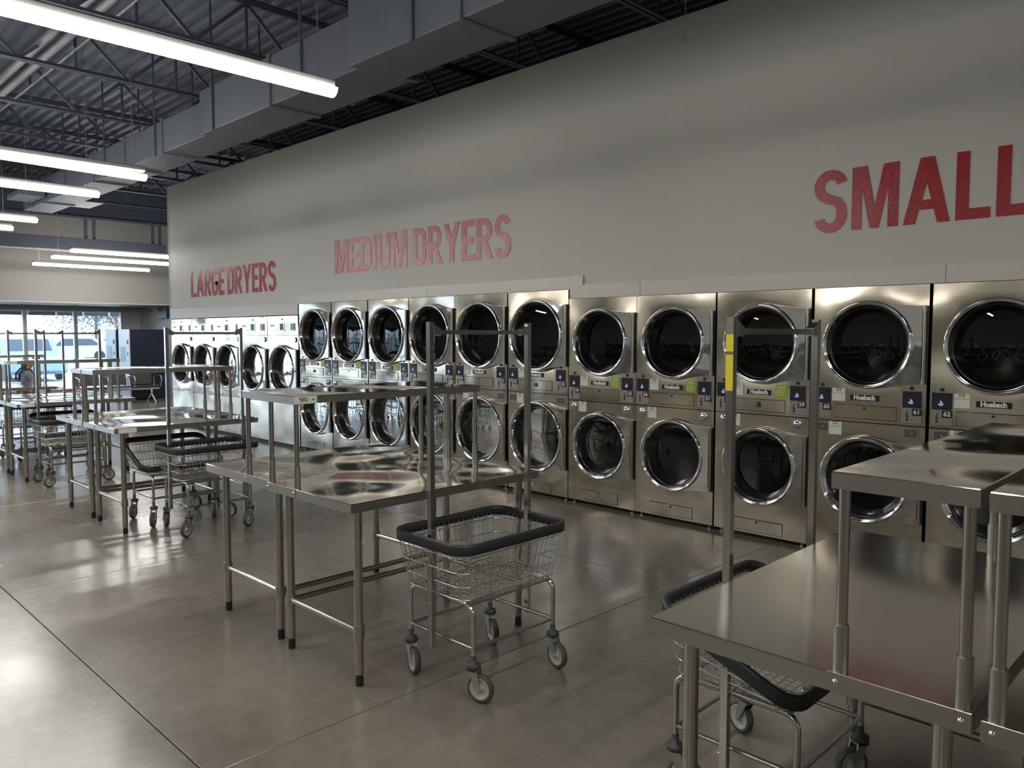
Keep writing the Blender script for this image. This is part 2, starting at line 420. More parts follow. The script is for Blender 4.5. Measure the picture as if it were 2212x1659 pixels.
# linear lamps
def lamp(label, x, y1, z=3.12, length=2.44, loose=False):
    r = thing('linear_lamp', label, 'lamp', (x, y1, z), 0, 'suspended linear lamps')
    L_ = length
    MB().bbox(-.040, .040, -L_, 0, .058, .100, .004).obj('lamp_housing', 'housing', r)
    pr = [(-.040, .060)]+[(.054*math.cos(a), .056+.052*math.sin(a)) for a in [math.pi+math.pi*k/10 for k in range(11)]]+[(.040, .060)]
    vs = [(a, yy, b) for yy in (-L_, .008) for a, b in pr]; k = len(pr)
    dm = MB().add(vs, [(i, i+1, k+i+1, k+i) for i in range(k-1)], True).add(vs, [tuple(range(k)), tuple(range(2*k-1, k-1, -1))])
    o = dm.obj('lamp_diffuser', 'tube', r)
    if loose:
        o.rotation_euler[0] = 0.018*-1; o.location = (0, 0, -.035)
        MB().box(-.03, .03, -1.0, -.01, .05, .058).obj('reflector_strip', 'fixture', r)
    for yy in (-.1, -L_+.12):
        cb = MB(); zz = .098
        k = 0
        while zz < CEIL-z:
            cb.box(-.0035, .0035, yy-.0015, yy+.0015, zz, zz+.03) if k % 2 else cb.box(-.0015, .0015, yy-.0035, yy+.0035, zz, zz+.03)
            zz += .028; k += 1
        cb.obj('hanging_chain', 'zinc', r)
        MB().box(-.02, .02, yy-.03, yy+.03, .098, .104).obj('hanger_clip', 'fixture', r)
    return r
lamp('nearest and largest bright tube lamp at the upper left', -4.37, 2.79)
lamp('second bright tube lamp from the camera, its cover sagging at the end', -7.85, 2.91, loose=True)
lamp('third bright tube lamp from the camera in the left row', -9.38, 2.97)
lamp('fourth bright tube lamp from the camera, only its end in view', -12.07, 3.04)
lamp('fifth bright tube lamp from the camera, just its tip at the left edge', -13.24, 3.02)
lamp('uppermost of the three long tube lamps near the front wall', -15.93, 7.0, length=2.44)
lamp('middle of the three long tube lamps near the front wall', -17.5, 7.1, length=2.44)
lamp('lowest and leftmost of the three long tube lamps near the front wall', -19.5, 7.26, length=2.44)
for i, x in enumerate((1.2, -4.37, -9.4, -15.2)):
    lamp('%s tube lamp from the right over the washer side, mirrored in the dryer fronts' % ('first', 'second', 'third', 'fourth')[i], x, -3.2)
lamp('tube lamp above the near right table, seen mirrored in its shelf', -.9, 2.79)
for i, x in enumerate((-1.6, -6.1, -10.7, -15.9)):
    lamp('%s tube lamp from the right in the row behind the camera line' % ('first', 'second', 'third', 'fourth')[i], x, -.35)
lamp('tube lamp over the right end of the hall beyond the picture', 2.6, 2.79)
hw_ = thing('hanging_wire', 'thin pale wire hanging from the roof close to the wall, right of centre', 'wire', (-3.5, 5.5, 0))
MB().cyl((0, 0, 3.98), (0, 0, 4.83), .003, 6).obj('wire_strand', 'fixture', hw_)
MB().cyl((0, 0, 3.95), (0, 0, 3.98), .006, 6).obj('wire_tip', 'zinc', hw_)

# ================================================================== WALL LETTERING
SW = .178   # stroke width relative to the capital height
def letter_mesh(ch):
    """condensed bold capitals, height 1, drawn as thin extruded strokes; returns mesh builder and width"""
    b = MB(); t = SW; D = .004
    def quad(*p):
        b.add([(x, -D, z) for x, z in p]+[(x, 0, z) for x, z in p], [(0, 1, 2, 3), (7, 6, 5, 4), (0, 4, 5, 1), (1, 5, 6, 2), (2, 6, 7, 3), (3, 7, 4, 0)])
    def bar(x0, z0, x1, z1): quad((x0, z0), (x1, z0), (x1, z1), (x0, z1))
    def rib(outer, inner):
        for k in range(len(outer)-1): quad(outer[k], outer[k+1], inner[k+1], inner[k])
    def arc(cx, cz, rx, rz, a0, a1, n=10): return [(cx+rx*math.cos(R(a0+(a1-a0)*k/n)), cz+rz*math.sin(R(a0+(a1-a0)*k/n))) for k in range(n+1)]
    def bow(cx, cz, rx, rz, a0, a1, n=10, tt=None):
        tt = tt or t; rib(arc(cx, cz, rx, rz, a0, a1, n), arc(cx, cz, rx-tt, rz-tt*.9, a0, a1, n))
    if ch == 'L': w = .47; bar(0, 0, t, 1); bar(t, 0, w, .16)
    elif ch == 'I': w = t; bar(0, 0, t, 1)
    elif ch == 'E': w = .48; bar(0, 0, t, 1); bar(t, 0, w, .16); bar(t, .84, w, 1); bar(t, .43, w-.04, .58)
    elif ch == 'D':
        w = .56; bar(0, 0, t, 1); bar(t, 0, .28, .16); bar(t, .84, .28, 1)
        bow(.28, .72, .28, .28, 90, 0); bow(.28, .28, .28, .28, 0, -90); bar(w-t, .28, w, .72)
    elif ch == 'U':
        w = .57; bar(0, .27, t, 1); bar(w-t, .27, w, 1); bow(w/2, .285, w/2, .30, 180, 360, 16)
    elif ch == 'A':
        w = .68; a = .12; quad((0, 0), (t, 0), (w/2+a*.85, 1), (w/2-a*.85, 1)); quad((w-t, 0), (w, 0), (w/2+a*.85, 1), (w/2-a*.85, 1))
        bar(.17, .21, w-.17, .36)
    elif ch == 'M':
        w = .74; bar(0, 0, t*.92, 1); bar(w-t*.92, 0, w, 1); quad((t*.5, 1), (t*1.35, 1), (w/2+.07, .0), (w/2-.07, .0)); quad((w-t*1.35, 1), (w-t*.5, 1), (w/2+.07, 0), (w/2-.07, 0))
    elif ch == 'Y':
        w = .64; quad((0, 1), (t*1.05, 1), (w/2+t*.5, .40), (w/2-t*.5, .40)); quad((w-t*1.05, 1), (w, 1), (w/2+t*.5, .40), (w/2-t*.5, .40)); bar(w/2-t/2, 0, w/2+t/2, .42)
    elif ch == 'R':
        w = .58; bar(0, 0, t, 1); bar(t, .84, .29, 1); bar(t, .40, .29, .55); bow(.28, .70, .28, .30, 90, -90, 16, .17)
        quad((.20, .45), (.38, .45), (w+.02, 0), (w-t+.01, 0))
    elif ch == 'G':
        w = .56; bow(.28, .72, .28, .295, 20, 180, 14); bar(0, .28, t, .72); bow(.28, .28, .28, .295, 180, 360, 14)
        bar(w-t, .28, w, .52); bar(.28, .38, w, .53)
    elif ch == 'S':
        w = .57; c = w/2; bow(c, .735, c, .28, 15, 180, 14)
        o = arc(c, .735, c, .28, 180, 235, 5)+[(w-.17, .545-.01)]; i_ = arc(c, .735, c-t, .13, 180, 235, 5)+[(w-.10, .60+.0)]
        rib([(0, .735), (.025, .63), (.09, .54), (.19, .475), (.33, .43), (w-t-.01, .38), (w-t, .27)], [(t, .735), (t+.015, .68), (.245, .64), (.33, .60), (.46, .545), (.545, .44), (w, .27)])
        bow(c, .27, c, .285, 0, -165, 14)
    return b, w
LET = {}
def lettering(word, x0, x1, zb, zt, label):
    r = thing('wall_lettering', label, 'sign', (0, 0, 0)); H = zt-zb; adv = 0; pos = []
    for ch in word:
        if ch == ' ': adv += .20; continue
        if ch not in LET: b, w = letter_mesh(ch); LET[ch] = (b.mesh('letter', 'red'), w)
        pos.append((ch, adv)); adv += LET[ch][1]+.075
    k = (x1-x0)/(adv-.075)
    for ch, a in pos:
        o = mobj('letter', LET[ch][0], r, (x0+a*k, WY-.0005, zb)); o.scale = (k, 1, H)
lettering('LARGE DRYERS', -13.42, -10.48, 2.255, 2.69, 'red wall lettering reading LARGE DRYERS')
lettering('MEDIUM DRYERS', -8.92, -5.655, 2.412, 2.845, 'red wall lettering reading MEDIUM DRYERS')
lettering('SMALL DRYERS', -2.505, .60, 2.362, 2.80, 'large red wall lettering beginning SMALL at the right edge')

# ================================================================== DRYERS
def plate_hole(x0, x1, z0, z1, cx, cz, r, n=48, y=0.0, t=.018):
    """sheet with a round hole, dished slightly round the hole, with a turned back rim"""
    ang = sorted(set([2*math.pi*k/n for k in range(n)]+[math.atan2(zz-cz, xx-cx) % (2*math.pi) for xx in (x0, x1) for zz in (z0, z1)]))
    def edge(a):
        c, s_ = math.cos(a), math.sin(a); t_ = 1e9
        if c > 1e-9: t_ = min(t_, (x1-cx)/c)
        if c < -1e-9: t_ = min(t_, (x0-cx)/c)
        if s_ > 1e-9: t_ = min(t_, (z1-cz)/s_)
        if s_ < -1e-9: t_ = min(t_, (z0-cz)/s_)
        return t_
    vs = []; m = len(ang)
    for a in ang:
        e = edge(a); c, s_ = math.cos(a), math.sin(a)
        rr = [r, r+(e-r)*.12, r+(e-r)*.3, r+(e-r)*.6, e, e]; yy = [y+.012, y+.006, y+.0025, y+.0005, y, y+t]
        for q, (ra, ya) in enumerate(zip(rr, yy)): vs.append((cx+ra*c, ya, cz+ra*s_))
    b = MB(); K = 6
    b.add(vs, [(k*K+i, ((k+1) % m)*K+i, ((k+1) % m)*K+i+1, k*K+i+1) for k in range(m) for i in range(4)], True)
    b.add(vs, [(k*K+4, ((k+1) % m)*K+4, ((k+1) % m)*K+5, k*K+5) for k in range(m)])
    return b
def build_door(root, cz, Rr, half, hx, cx=0.0, plate=True):
    """chrome ring door: ring > gasket, glass, hinge plate, hinge ; drum behind it"""
    ring = MB().lathe_y(cx, cz, [(Rr-.004, -.004), (Rr, -.020), (Rr-.002, -.040), (Rr-.007, -.050), (Rr-.014, -.054), (Rr-.020, -.050), (Rr-.024, -.043),
                                 (Rr-.027, -.045), (Rr-.031, -.041), (Rr-.033, -.032)], 64).obj('door', 'chrome', root)
    MB().lathe_y(cx, cz, [(Rr-.033, -.032), (Rr-.038, -.020), (Rr-.050, .006), (Rr-.058, .020)], 48).obj('door_lip', 'door_steel', ring)
    MB().lathe_y(cx, cz, [(Rr-.041, -.012), (Rr-.052, -.010), (Rr-.060, .012), (Rr-.066, .030), (Rr-.078, .050), (Rr-.086, .070), (Rr-.098, .085)], 48).obj('door_gasket', 'gasket', ring)
    g_ = MB().lathe_y(cx, cz, [(0.0001, .060), (Rr*.4, .062), (Rr-.085, .068)], 48).obj('door_glass', 'door_glass', ring)
    a0 = R(75)
    P0 = (cx+Rr*math.cos(a0), Rr*math.sin(a0)); P1 = (cx+.66*Rr, half+.004); P2 = (hx-.012, half)
    up_ = []
    for k in range(9):
        t = k/8; up_.append(((1-t)**2*P0[0]+2*t*(1-t)*P1[0]+t*t*P2[0], (1-t)**2*P0[1]+2*t*(1-t)*P1[1]+t*t*P2[1]))
    poly = up_+[(x, -z) for x, z in reversed(up_)]
    poly += [(cx+(Rr-.01)*math.cos(a), (Rr-.01)*math.sin(a)) for a in [-a0+2*a0*k/14 for k in range(15)]]
    n_ = len(poly)
    vs = [(x, -.034, cz+z) for x, z in poly]+[(x, -.006, cz+z) for x, z in poly]
    b = MB().add(vs, [(k, n_+k, n_+(k+1) % n_, (k+1) % n_) for k in range(n_)])
    # front face as strips between outer curve and ring arc
    arc = [(cx+(Rr-.01)*math.cos(a), (Rr-.01)*math.sin(a)) for a in [a0-2*a0*k/17 for k in range(18)]]
    out = up_+[(x, -z) for x, z in reversed(up_)]
    vs = [(x, -.034, cz+z) for x, z in out]+[(x, -.034, cz+z) for x, z in arc]
    b.add(vs, [(k, k+1, 18+k+1, 18+k) for k in range(17)])
    b.obj('hinge_plate', 'door_steel', ring)
    hh = MB().cyl((hx, -.024, cz-half), (hx, -.024, cz+half), .0115, 12)
    for zz in (cz-half, cz+half-.035): hh.cyl((hx, -.024, zz), (hx, -.024, zz+.035), .014, 12)
    hh.obj('hinge', 'tube_steel', ring)
    MB().box(hx-.004, hx+.012, -.016, -.001, cz-half, cz+half).obj('hinge_bracket', 'black', ring)
    # drum
    dr = Rr+.03
    if dr > .32: dr = .345
    dm = MB().lathe_y(cx, cz, [(Rr-.04, .022), (dr-.02, .12), (dr, .16), (dr, .75), (dr-.03, .78), (.0001, .78)], 40)
    dm.obj('drum', 'drum', root)
    for k in range(3):
        a = R(20+120*k); c, s_ = math.cos(a), math.sin(a)
        MB().add([(cx+dr*math.cos(a-.12), .16, cz+dr*math.sin(a-.12)), (cx+dr*math.cos(a+.12), .16, cz+dr*math.sin(a+.12)), (cx+(dr-.07)*c, .16, cz+(dr-.07)*s_),
                  (cx+dr*math.cos(a-.12), .77, cz+dr*math.sin(a-.12)), (cx+dr*math.cos(a+.12), .77, cz+dr*math.sin(a+.12)), (cx+(dr-.07)*c, .77, cz+(dr-.07)*s_)],
                 [(0, 2, 1), (3, 4, 5), (0, 3, 5, 2), (2, 5, 4, 1)]).obj('drum_baffle', 'drum', root)

SHARE = {}
def shared(key, fn):
    if key not in SHARE: SHARE[key] = fn()
    return SHARE[key]
def stack(kind, cx, nums, flap=False, green=True, barrel=True, group=None, where='', desc=''):
    big = kind == 'medium'
    w_ = .813 if big else .782
    H = 2.042 if big else 1.955
    dv = 1.035 if big else .992
    cz1, cz2, Rr = (1.607, .600, .357) if big else (1.546, .586, .312)
    half = .298 if big else .265
    hx = w_/2-.018
    r = thing('stacked_dryer', desc, 'dryer', (cx, WY-.02, 0), 0, group)
    x0, x1 = -w_/2, w_/2
    def part(key, fn, name, m, parent=r, loc=None, label=None):
        me = shared((kind, key), lambda: fn().mesh(name, m)); return mobj(name, me, parent, loc, label)
    part('cab', lambda: MB().box(x0+.004, x0+.006, .02, 1.0, .06, H-.002).box(x1-.006, x1-.004, .02, 1.0, .06, H-.002).box(x0+.004, x1-.004, .99, 1.0, .06, H-.002).box(x0+.004, x1-.004, .02, 1.0, H-.004, H-.002).box(x0+.004, x1-.004, .02, 1.0, .055, .058).box(x0+.03, x1-.03, .10, 1.0, .0, .055), 'cabinet', 'black')
    part('p1', lambda: plate_hole(x0+.001, x1-.001, dv+.003, H, 0, cz1, Rr-.045), 'front_panel', 'dryer_steel')
    part('p2', lambda: plate_hole(x0+.001, x1-.001, .038, dv-.003, 0, cz2, Rr-.045), 'front_panel', 'dryer_steel')
    if ('door', kind) not in SHARE:
        tmp = bpy.data.objects.new('tmp', None); C.objects.link(tmp)
        build_door(tmp, cz1, Rr, half, hx); build_door(tmp, cz2, Rr, half, hx)
        SHARE[('door', kind)] = [snapshot(c) for c in kids(tmp)]
        for s_ in SHARE[('door', kind)]: s_[0].parent = r
        bpy.data.objects.remove(tmp)
    else:
        for s_ in SHARE[('door', kind)]: dup(s_, parent=r)
    for sx in (-1, 1):
        for yy in (.04, .9):
            part('ft', lambda: MB().cyl((0, 0, 0), (0, 0, .012), .016, 8).cyl((0, 0, .01), (0, 0, .06), .006, 6), 'foot', 'zinc', loc=(sx*(w_/2-.05), yy, 0))
    # controls
    zc = 1.118 if not big else 1.165     # bottom of screen housing
    for sd, num in ((-1, nums[0]), (1, nums[1])):
        xc = sd*(w_/2-.078)+(-.002 if sd < 0 else -.012)
        a = part('pp', lambda: MB().bbox(-.064, .064, -.004, .0, zc-.107, zc+.115, .0015), 'payment_panel', 'edge_steel', loc=(xc, 0, 0))
        part('sc', lambda: MB().bbox(-.061, .061, -.008, -.004, zc, zc+.112, .001), 'display_bezel', 'black', a)
        part('ds', lambda: MB().box(-.052, .052, -.009, -.008, zc+.008, zc+.078), 'display', 'screen', a)
        part('gl', lambda: MB().box(-.022, .012, -.0095, -.009, zc+.036, zc+.040).box(-.016, .006, -.0095, -.009, zc+.028, zc+.031).box(-.008, -.003, -.0095, -.009, zc+.046, zc+.060).box(-.003, .006, -.0095, -.009, zc+.046, zc+.051), 'display_text', 'glyph', a)
        part('cs', lambda: MB().box(-.030, -.026, -.007, -.004, zc-.075, zc-.022).box(-.036, -.018, -.010, -.004, zc-.062, zc-.056).cyl((-.028, -.004, zc-.082), (-.028, -.008, zc-.082), .008, 8), 'coin_slot', 'black', a)
        part('cb', lambda: MB().cyl((-.034, -.004, zc-.045), (-.034, -.014, zc-.045), .005, 8), 'coin_button', 'chrome', a)
        t_ = part('nt', lambda: MB().box(-.030, .030, -.007, -.004, -.024, .024), 'number_tag', 'black', loc=(xc+.034, 0, zc-.028))
        mobj('numerals', text_mesh(num, .042, 'white_ink', offset=.022, sx=1.05), t_, (0, -.0076, 0))
        part('dot', lambda: MB().cyl((0, 0, 0), (0, -.006, 0), .0125, 14), 'key_lock', 'black', loc=(xc+(0 if sd < 0 else -.003), 0, zc+.134))
        # lower access locks
        zl = .943 if not big else .975
        lk = part(('lk', barrel), lambda: MB().bbox(-.052, .052, -.005, 0, -.038, .038, .0015), 'coin_lock_plate', 'edge_steel', loc=(xc, 0, zl))
        if barrel:
            part('br', lambda: MB().lathe_y(.006, 0, [(.032, -.005), (.032, -.014), (.027, -.018), (.022, -.016), (.020, -.030), (.010, -.034), (.0001, -.034)], 20), 'lock_barrel', 'chrome', lk)
            part('bs', lambda: [b_ for b_ in [MB()] if [b_.cyl((x_, -.005, z_), (x_, -.009, z_), .005, 6) for x_ in (-.043, .043) for z_ in (-.029, .029)]][0], 'lock_screws', 'chrome', lk)
        else:
            part('bp', lambda: MB().bbox(-.042, .042, -.008, -.005, -.028, .028, .001), 'lock_cover', 'washer', lk)
            part('bq', lambda: MB().cyl((.008, -.008, 0), (.008, -.011, 0), .006, 8), 'lock_cover_key', 'zinc', lk)
    for zz, xx in ((zc+.066, x0+.194), ((.938 if not big else .972), x0+.174)):
        s_ = part('qr', lambda: MB().box(-.047, .047, -.0012, 0, -.047, .047), 'payment_sticker', 'paper', loc=(xx, 0, zz))
        part('qh', lambda: MB().box(-.018, .018, -.0018, -.0012, .026, .047), 'sticker_header', 'green', s_)
        mobj('sticker_number', text_mesh(nums[0], .018, 'white_ink', offset=.01), s_, (0, -.0024, .037))
        mobj('sticker_text', text_mesh('SCAN TO PAY', .0125, 'grey_ink'), s_, (0, -.0018, .012))
    if green:
        s_ = part('gs', lambda: MB().box(-.048, .048, -.0012, 0, -.048, .048), 'instruction_sticker', 'lime', loc=(x1-.222 if not big else x1-.222, 0, zc+.064))
        part('gp', lambda: MB().box(-.030, .030, -.0016, -.0012, .028, .034).box(-.036, -.028, -.0016, -.0012, .008, .016).box(-.036, -.028, -.0016, -.0012, -.010, -.002).box(-.036, -.028, -.0016, -.0012, -.028, -.020).box(-.02, .02, -.0016, -.0012, .010, .013).box(-.02, .02, -.0016, -.0012, -.008, -.005).box(-.02, .02, -.0016, -.0012, -.026, -.023), 'sticker_print', 'paper', s_)
    bp_ = part('bd', lambda: MB().bbox(-.100, .100, -.004, 0, -.020, .020, .001), 'brand_plate', 'black', loc=(-.014, 0, zc+.050))
    mobj('brand_lettering', text_mesh('Huebsch', .046, 'white_ink', offset=.042, sx=.92), bp_, (0, -.0046, .001))
    # service drawers
    for zz, hh_ in ((zc-.053, .048), ((.105 if not big else .093), .050)):
        s_ = part(('sp'), lambda: MB().bbox(-.212, .212, -.006, 0, -.047, .047, .002), 'service_panel', 'dryer_steel', loc=(-.012, 0, zz))
        part('spb', lambda: MB().box(-.215, .215, -.0012, 0, -.050, .050), 'panel_reveal', 'black', s_)
        if flap and zz > .5: part('fl', lambda: MB().add([(-.017, -.007, -.012), (.017, -.007, -.012), (.008, -.016, .026), (-.008, -.016, .026), (-.017, -.02, -.012), (.017, -.02, -.012)], [(0, 1, 2, 3), (4, 5, 2, 3), (0, 1, 5, 4), (0, 4, 3), (1, 5, 2)]), 'key_flap', 'black', s_)
        else: part('kl', lambda: MB().cyl((0, -.006, .030), (0, -.010, .030), .009, 12), 'key_lock', 'black', s_)
    for zz in (cz1-half+.04, cz1+half-.06, cz2-half+.05, cz2+half-.06):
        part('scw', lambda: MB().cyl((0, 0, 0), (0, -.006, 0), .004, 6), 'screw', 'chrome', loc=(x0+.022, 0, zz))
    return r
med = [-9.824, -8.996, -8.161, -7.327, -6.510, -5.688, -4.852]
sml = [-4.852, -4.070, -3.284, -2.479, -1.678, -.875, -.08, .72]
nn = ['42', '44', '46', '48', '50', '52']
MD = ['taller stacked dryer standing next to the large dryers, black flap on its middle drawer',
      'taller stacked dryer, second to the right of the large dryers',
      'taller stacked dryer, third from the large dryers, last one with a green sticker',
      'taller stacked dryer behind the left pole of the middle cart',
      'taller stacked dryer framed between the two poles of the middle cart',
      'taller stacked dryer at the trim step, behind the right pole of the middle cart']
SD = ['shorter stacked dryer tagged 54 and 55, right beside the step in the trim',
      'shorter stacked dryer tagged 56 and 57, just left of the pole with yellow stickers',
      'shorter stacked dryer tagged 58 and 59, behind the pole with yellow stickers',
      'shorter stacked dryer tagged 60 and 61, above the near right table',
      'shorter stacked dryer tagged 62, cut off by the right edge of the picture',
      'shorter stacked dryer next to the right of the one cut by the frame',
      'last shorter stacked dryer at the right end of the row']
for i in range(6):
    stack('medium', (med[i]+med[i+1])/2, (nn[i], str(int(nn[i])+1)), flap=(i in (0, 3, 5)), green=(i < 3), barrel=(i < 3), group='medium stacked dryers', desc=MD[i])
for i in range(7):
    a, b = sml[i], sml[i+1]
    stack('small', (a+b)/2-.004, (str(54+2*i), str(55+2*i)), flap=(i == 2), green=(i < 3), barrel=(i < 3), group='small stacked dryers', desc=SD[i])
filler = MB().box(-.001, .001, 0, .02, .05, 1.94)

def large(cx, label, green):
    w_ = .878; x0, x1 = -w_/2, w_/2; cz, Rr, half, hx = 1.107, .352, .295, w_/2-.02
    r = thing('large_dryer', label, 'dryer', (cx, WY-.02, 0), 0, 'large single dryers')
    def part(key, fn, name, m, parent=r, loc=None, lb=None):
        return mobj(name, shared(('large', key), lambda: fn().mesh(name, m)), parent, loc, lb)
    part('cab', lambda: MB().box(x0+.004, x0+.006, .02, 1.1, .05, 1.885).box(x1-.006, x1-.004, .02, 1.1, .05, 1.885).box(x0+.004, x1-.004, 1.09, 1.1, .05, 1.885).box(x0+.004, x1-.004, .02, 1.1, 1.88, 1.885).box(x0+.01, x1-.01, .08, 1.1, 0, .05), 'cabinet', 'black')
    part('lo', lambda: MB().bbox(x0+.001, x1-.001, 0, .018, .035, .615, .002), 'lower_panel', 'dryer_steel')
    part('bd', lambda: MB().bbox(x0+.001, x1-.001, .004, .018, .618, .648, .002), 'band', 'edge_steel')
    part('md', lambda: plate_hole(x0+.001, x1-.001, .65, 1.603, 0, cz, Rr-.045), 'front_panel', 'dryer_steel')
    part('hd', lambda: MB().bbox(x0+.001, x1-.001, 0, .018, 1.607, 1.885, .002), 'control_panel', 'dryer_steel')
    if ('door', 'large') not in SHARE:
        tmp = bpy.data.objects.new('tmp', None); C.objects.link(tmp); build_door(tmp, cz, Rr, half, hx)
        SHARE[('door', 'large')] = [snapshot(c) for c in kids(tmp)]
        for s_ in SHARE[('door', 'large')]: s_[0].parent = r
        bpy.data.objects.remove(tmp)
    else:
        for s_ in SHARE[('door', 'large')]: dup(s_, parent=r)
    a = part('db', lambda: MB().bbox(-.072, .072, -.006, 0, 1.655, 1.785, .002), 'display_bezel', 'chrome', loc=(-.01, 0, 0))
    part('ds', lambda: MB().box(-.055, .055, -.0075, -.006, 1.675, 1.775), 'display', 'washer', a)
    part('dt', lambda: MB().cyl((0, 0, 1.835), (0, -.006, 1.835), .012, 12), 'key_lock', 'black')
    part('nl', lambda: MB().box(-.06, .06, -.0015, 0, -.014, .014), 'number_sticker', 'paper', loc=(-.29, 0, 1.745))
    part('cs', lambda: MB().bbox(-.03, .03, -.006, 0, -.055, .055, .001), 'coin_slot', 'edge_steel', loc=(.335, 0, 1.725))
    part('ct', lambda: MB().box(-.012, .012, -.008, -.006, -.04, .04), 'coin_slit', 'black', loc=(.335, 0, 1.725))
    if green: part('gs', lambda: MB().box(-.034, .034, -.0015, 0, -.05, .05), 'instruction_sticker', 'lime', loc=(.265, 0, 1.725))
    k = part('lk', lambda: MB().bbox(-.030, .030, -.006, 0, -.034, .034, .001), 'lock_plate', 'black', loc=(.375, 0, 1.54))
    part('lb', lambda: MB().cyl((0, -.006, 0), (0, -.016, 0), .017, 10), 'lock_barrel', 'chrome', k)
    for x_ in (-.2, .25): part('bs', lambda: MB().cyl((0, 0, 0), (0, -.008, 0), .008, 8), 'screw', 'black', loc=(x_, 0, .66))
lx = [-14.27, -13.375, -12.49, -11.62, -10.735, -9.845]
for i, l_ in enumerate(('first large dryer at the far left end of the row', 'second large dryer from the far left end', 'middle one of the five large dryers', 'fourth large dryer from the far left, green sticker by its coin slot', 'large dryer next to the stacked medium dryers')):
    large((lx[i]+lx[i+1])/2, l_, i > 2)

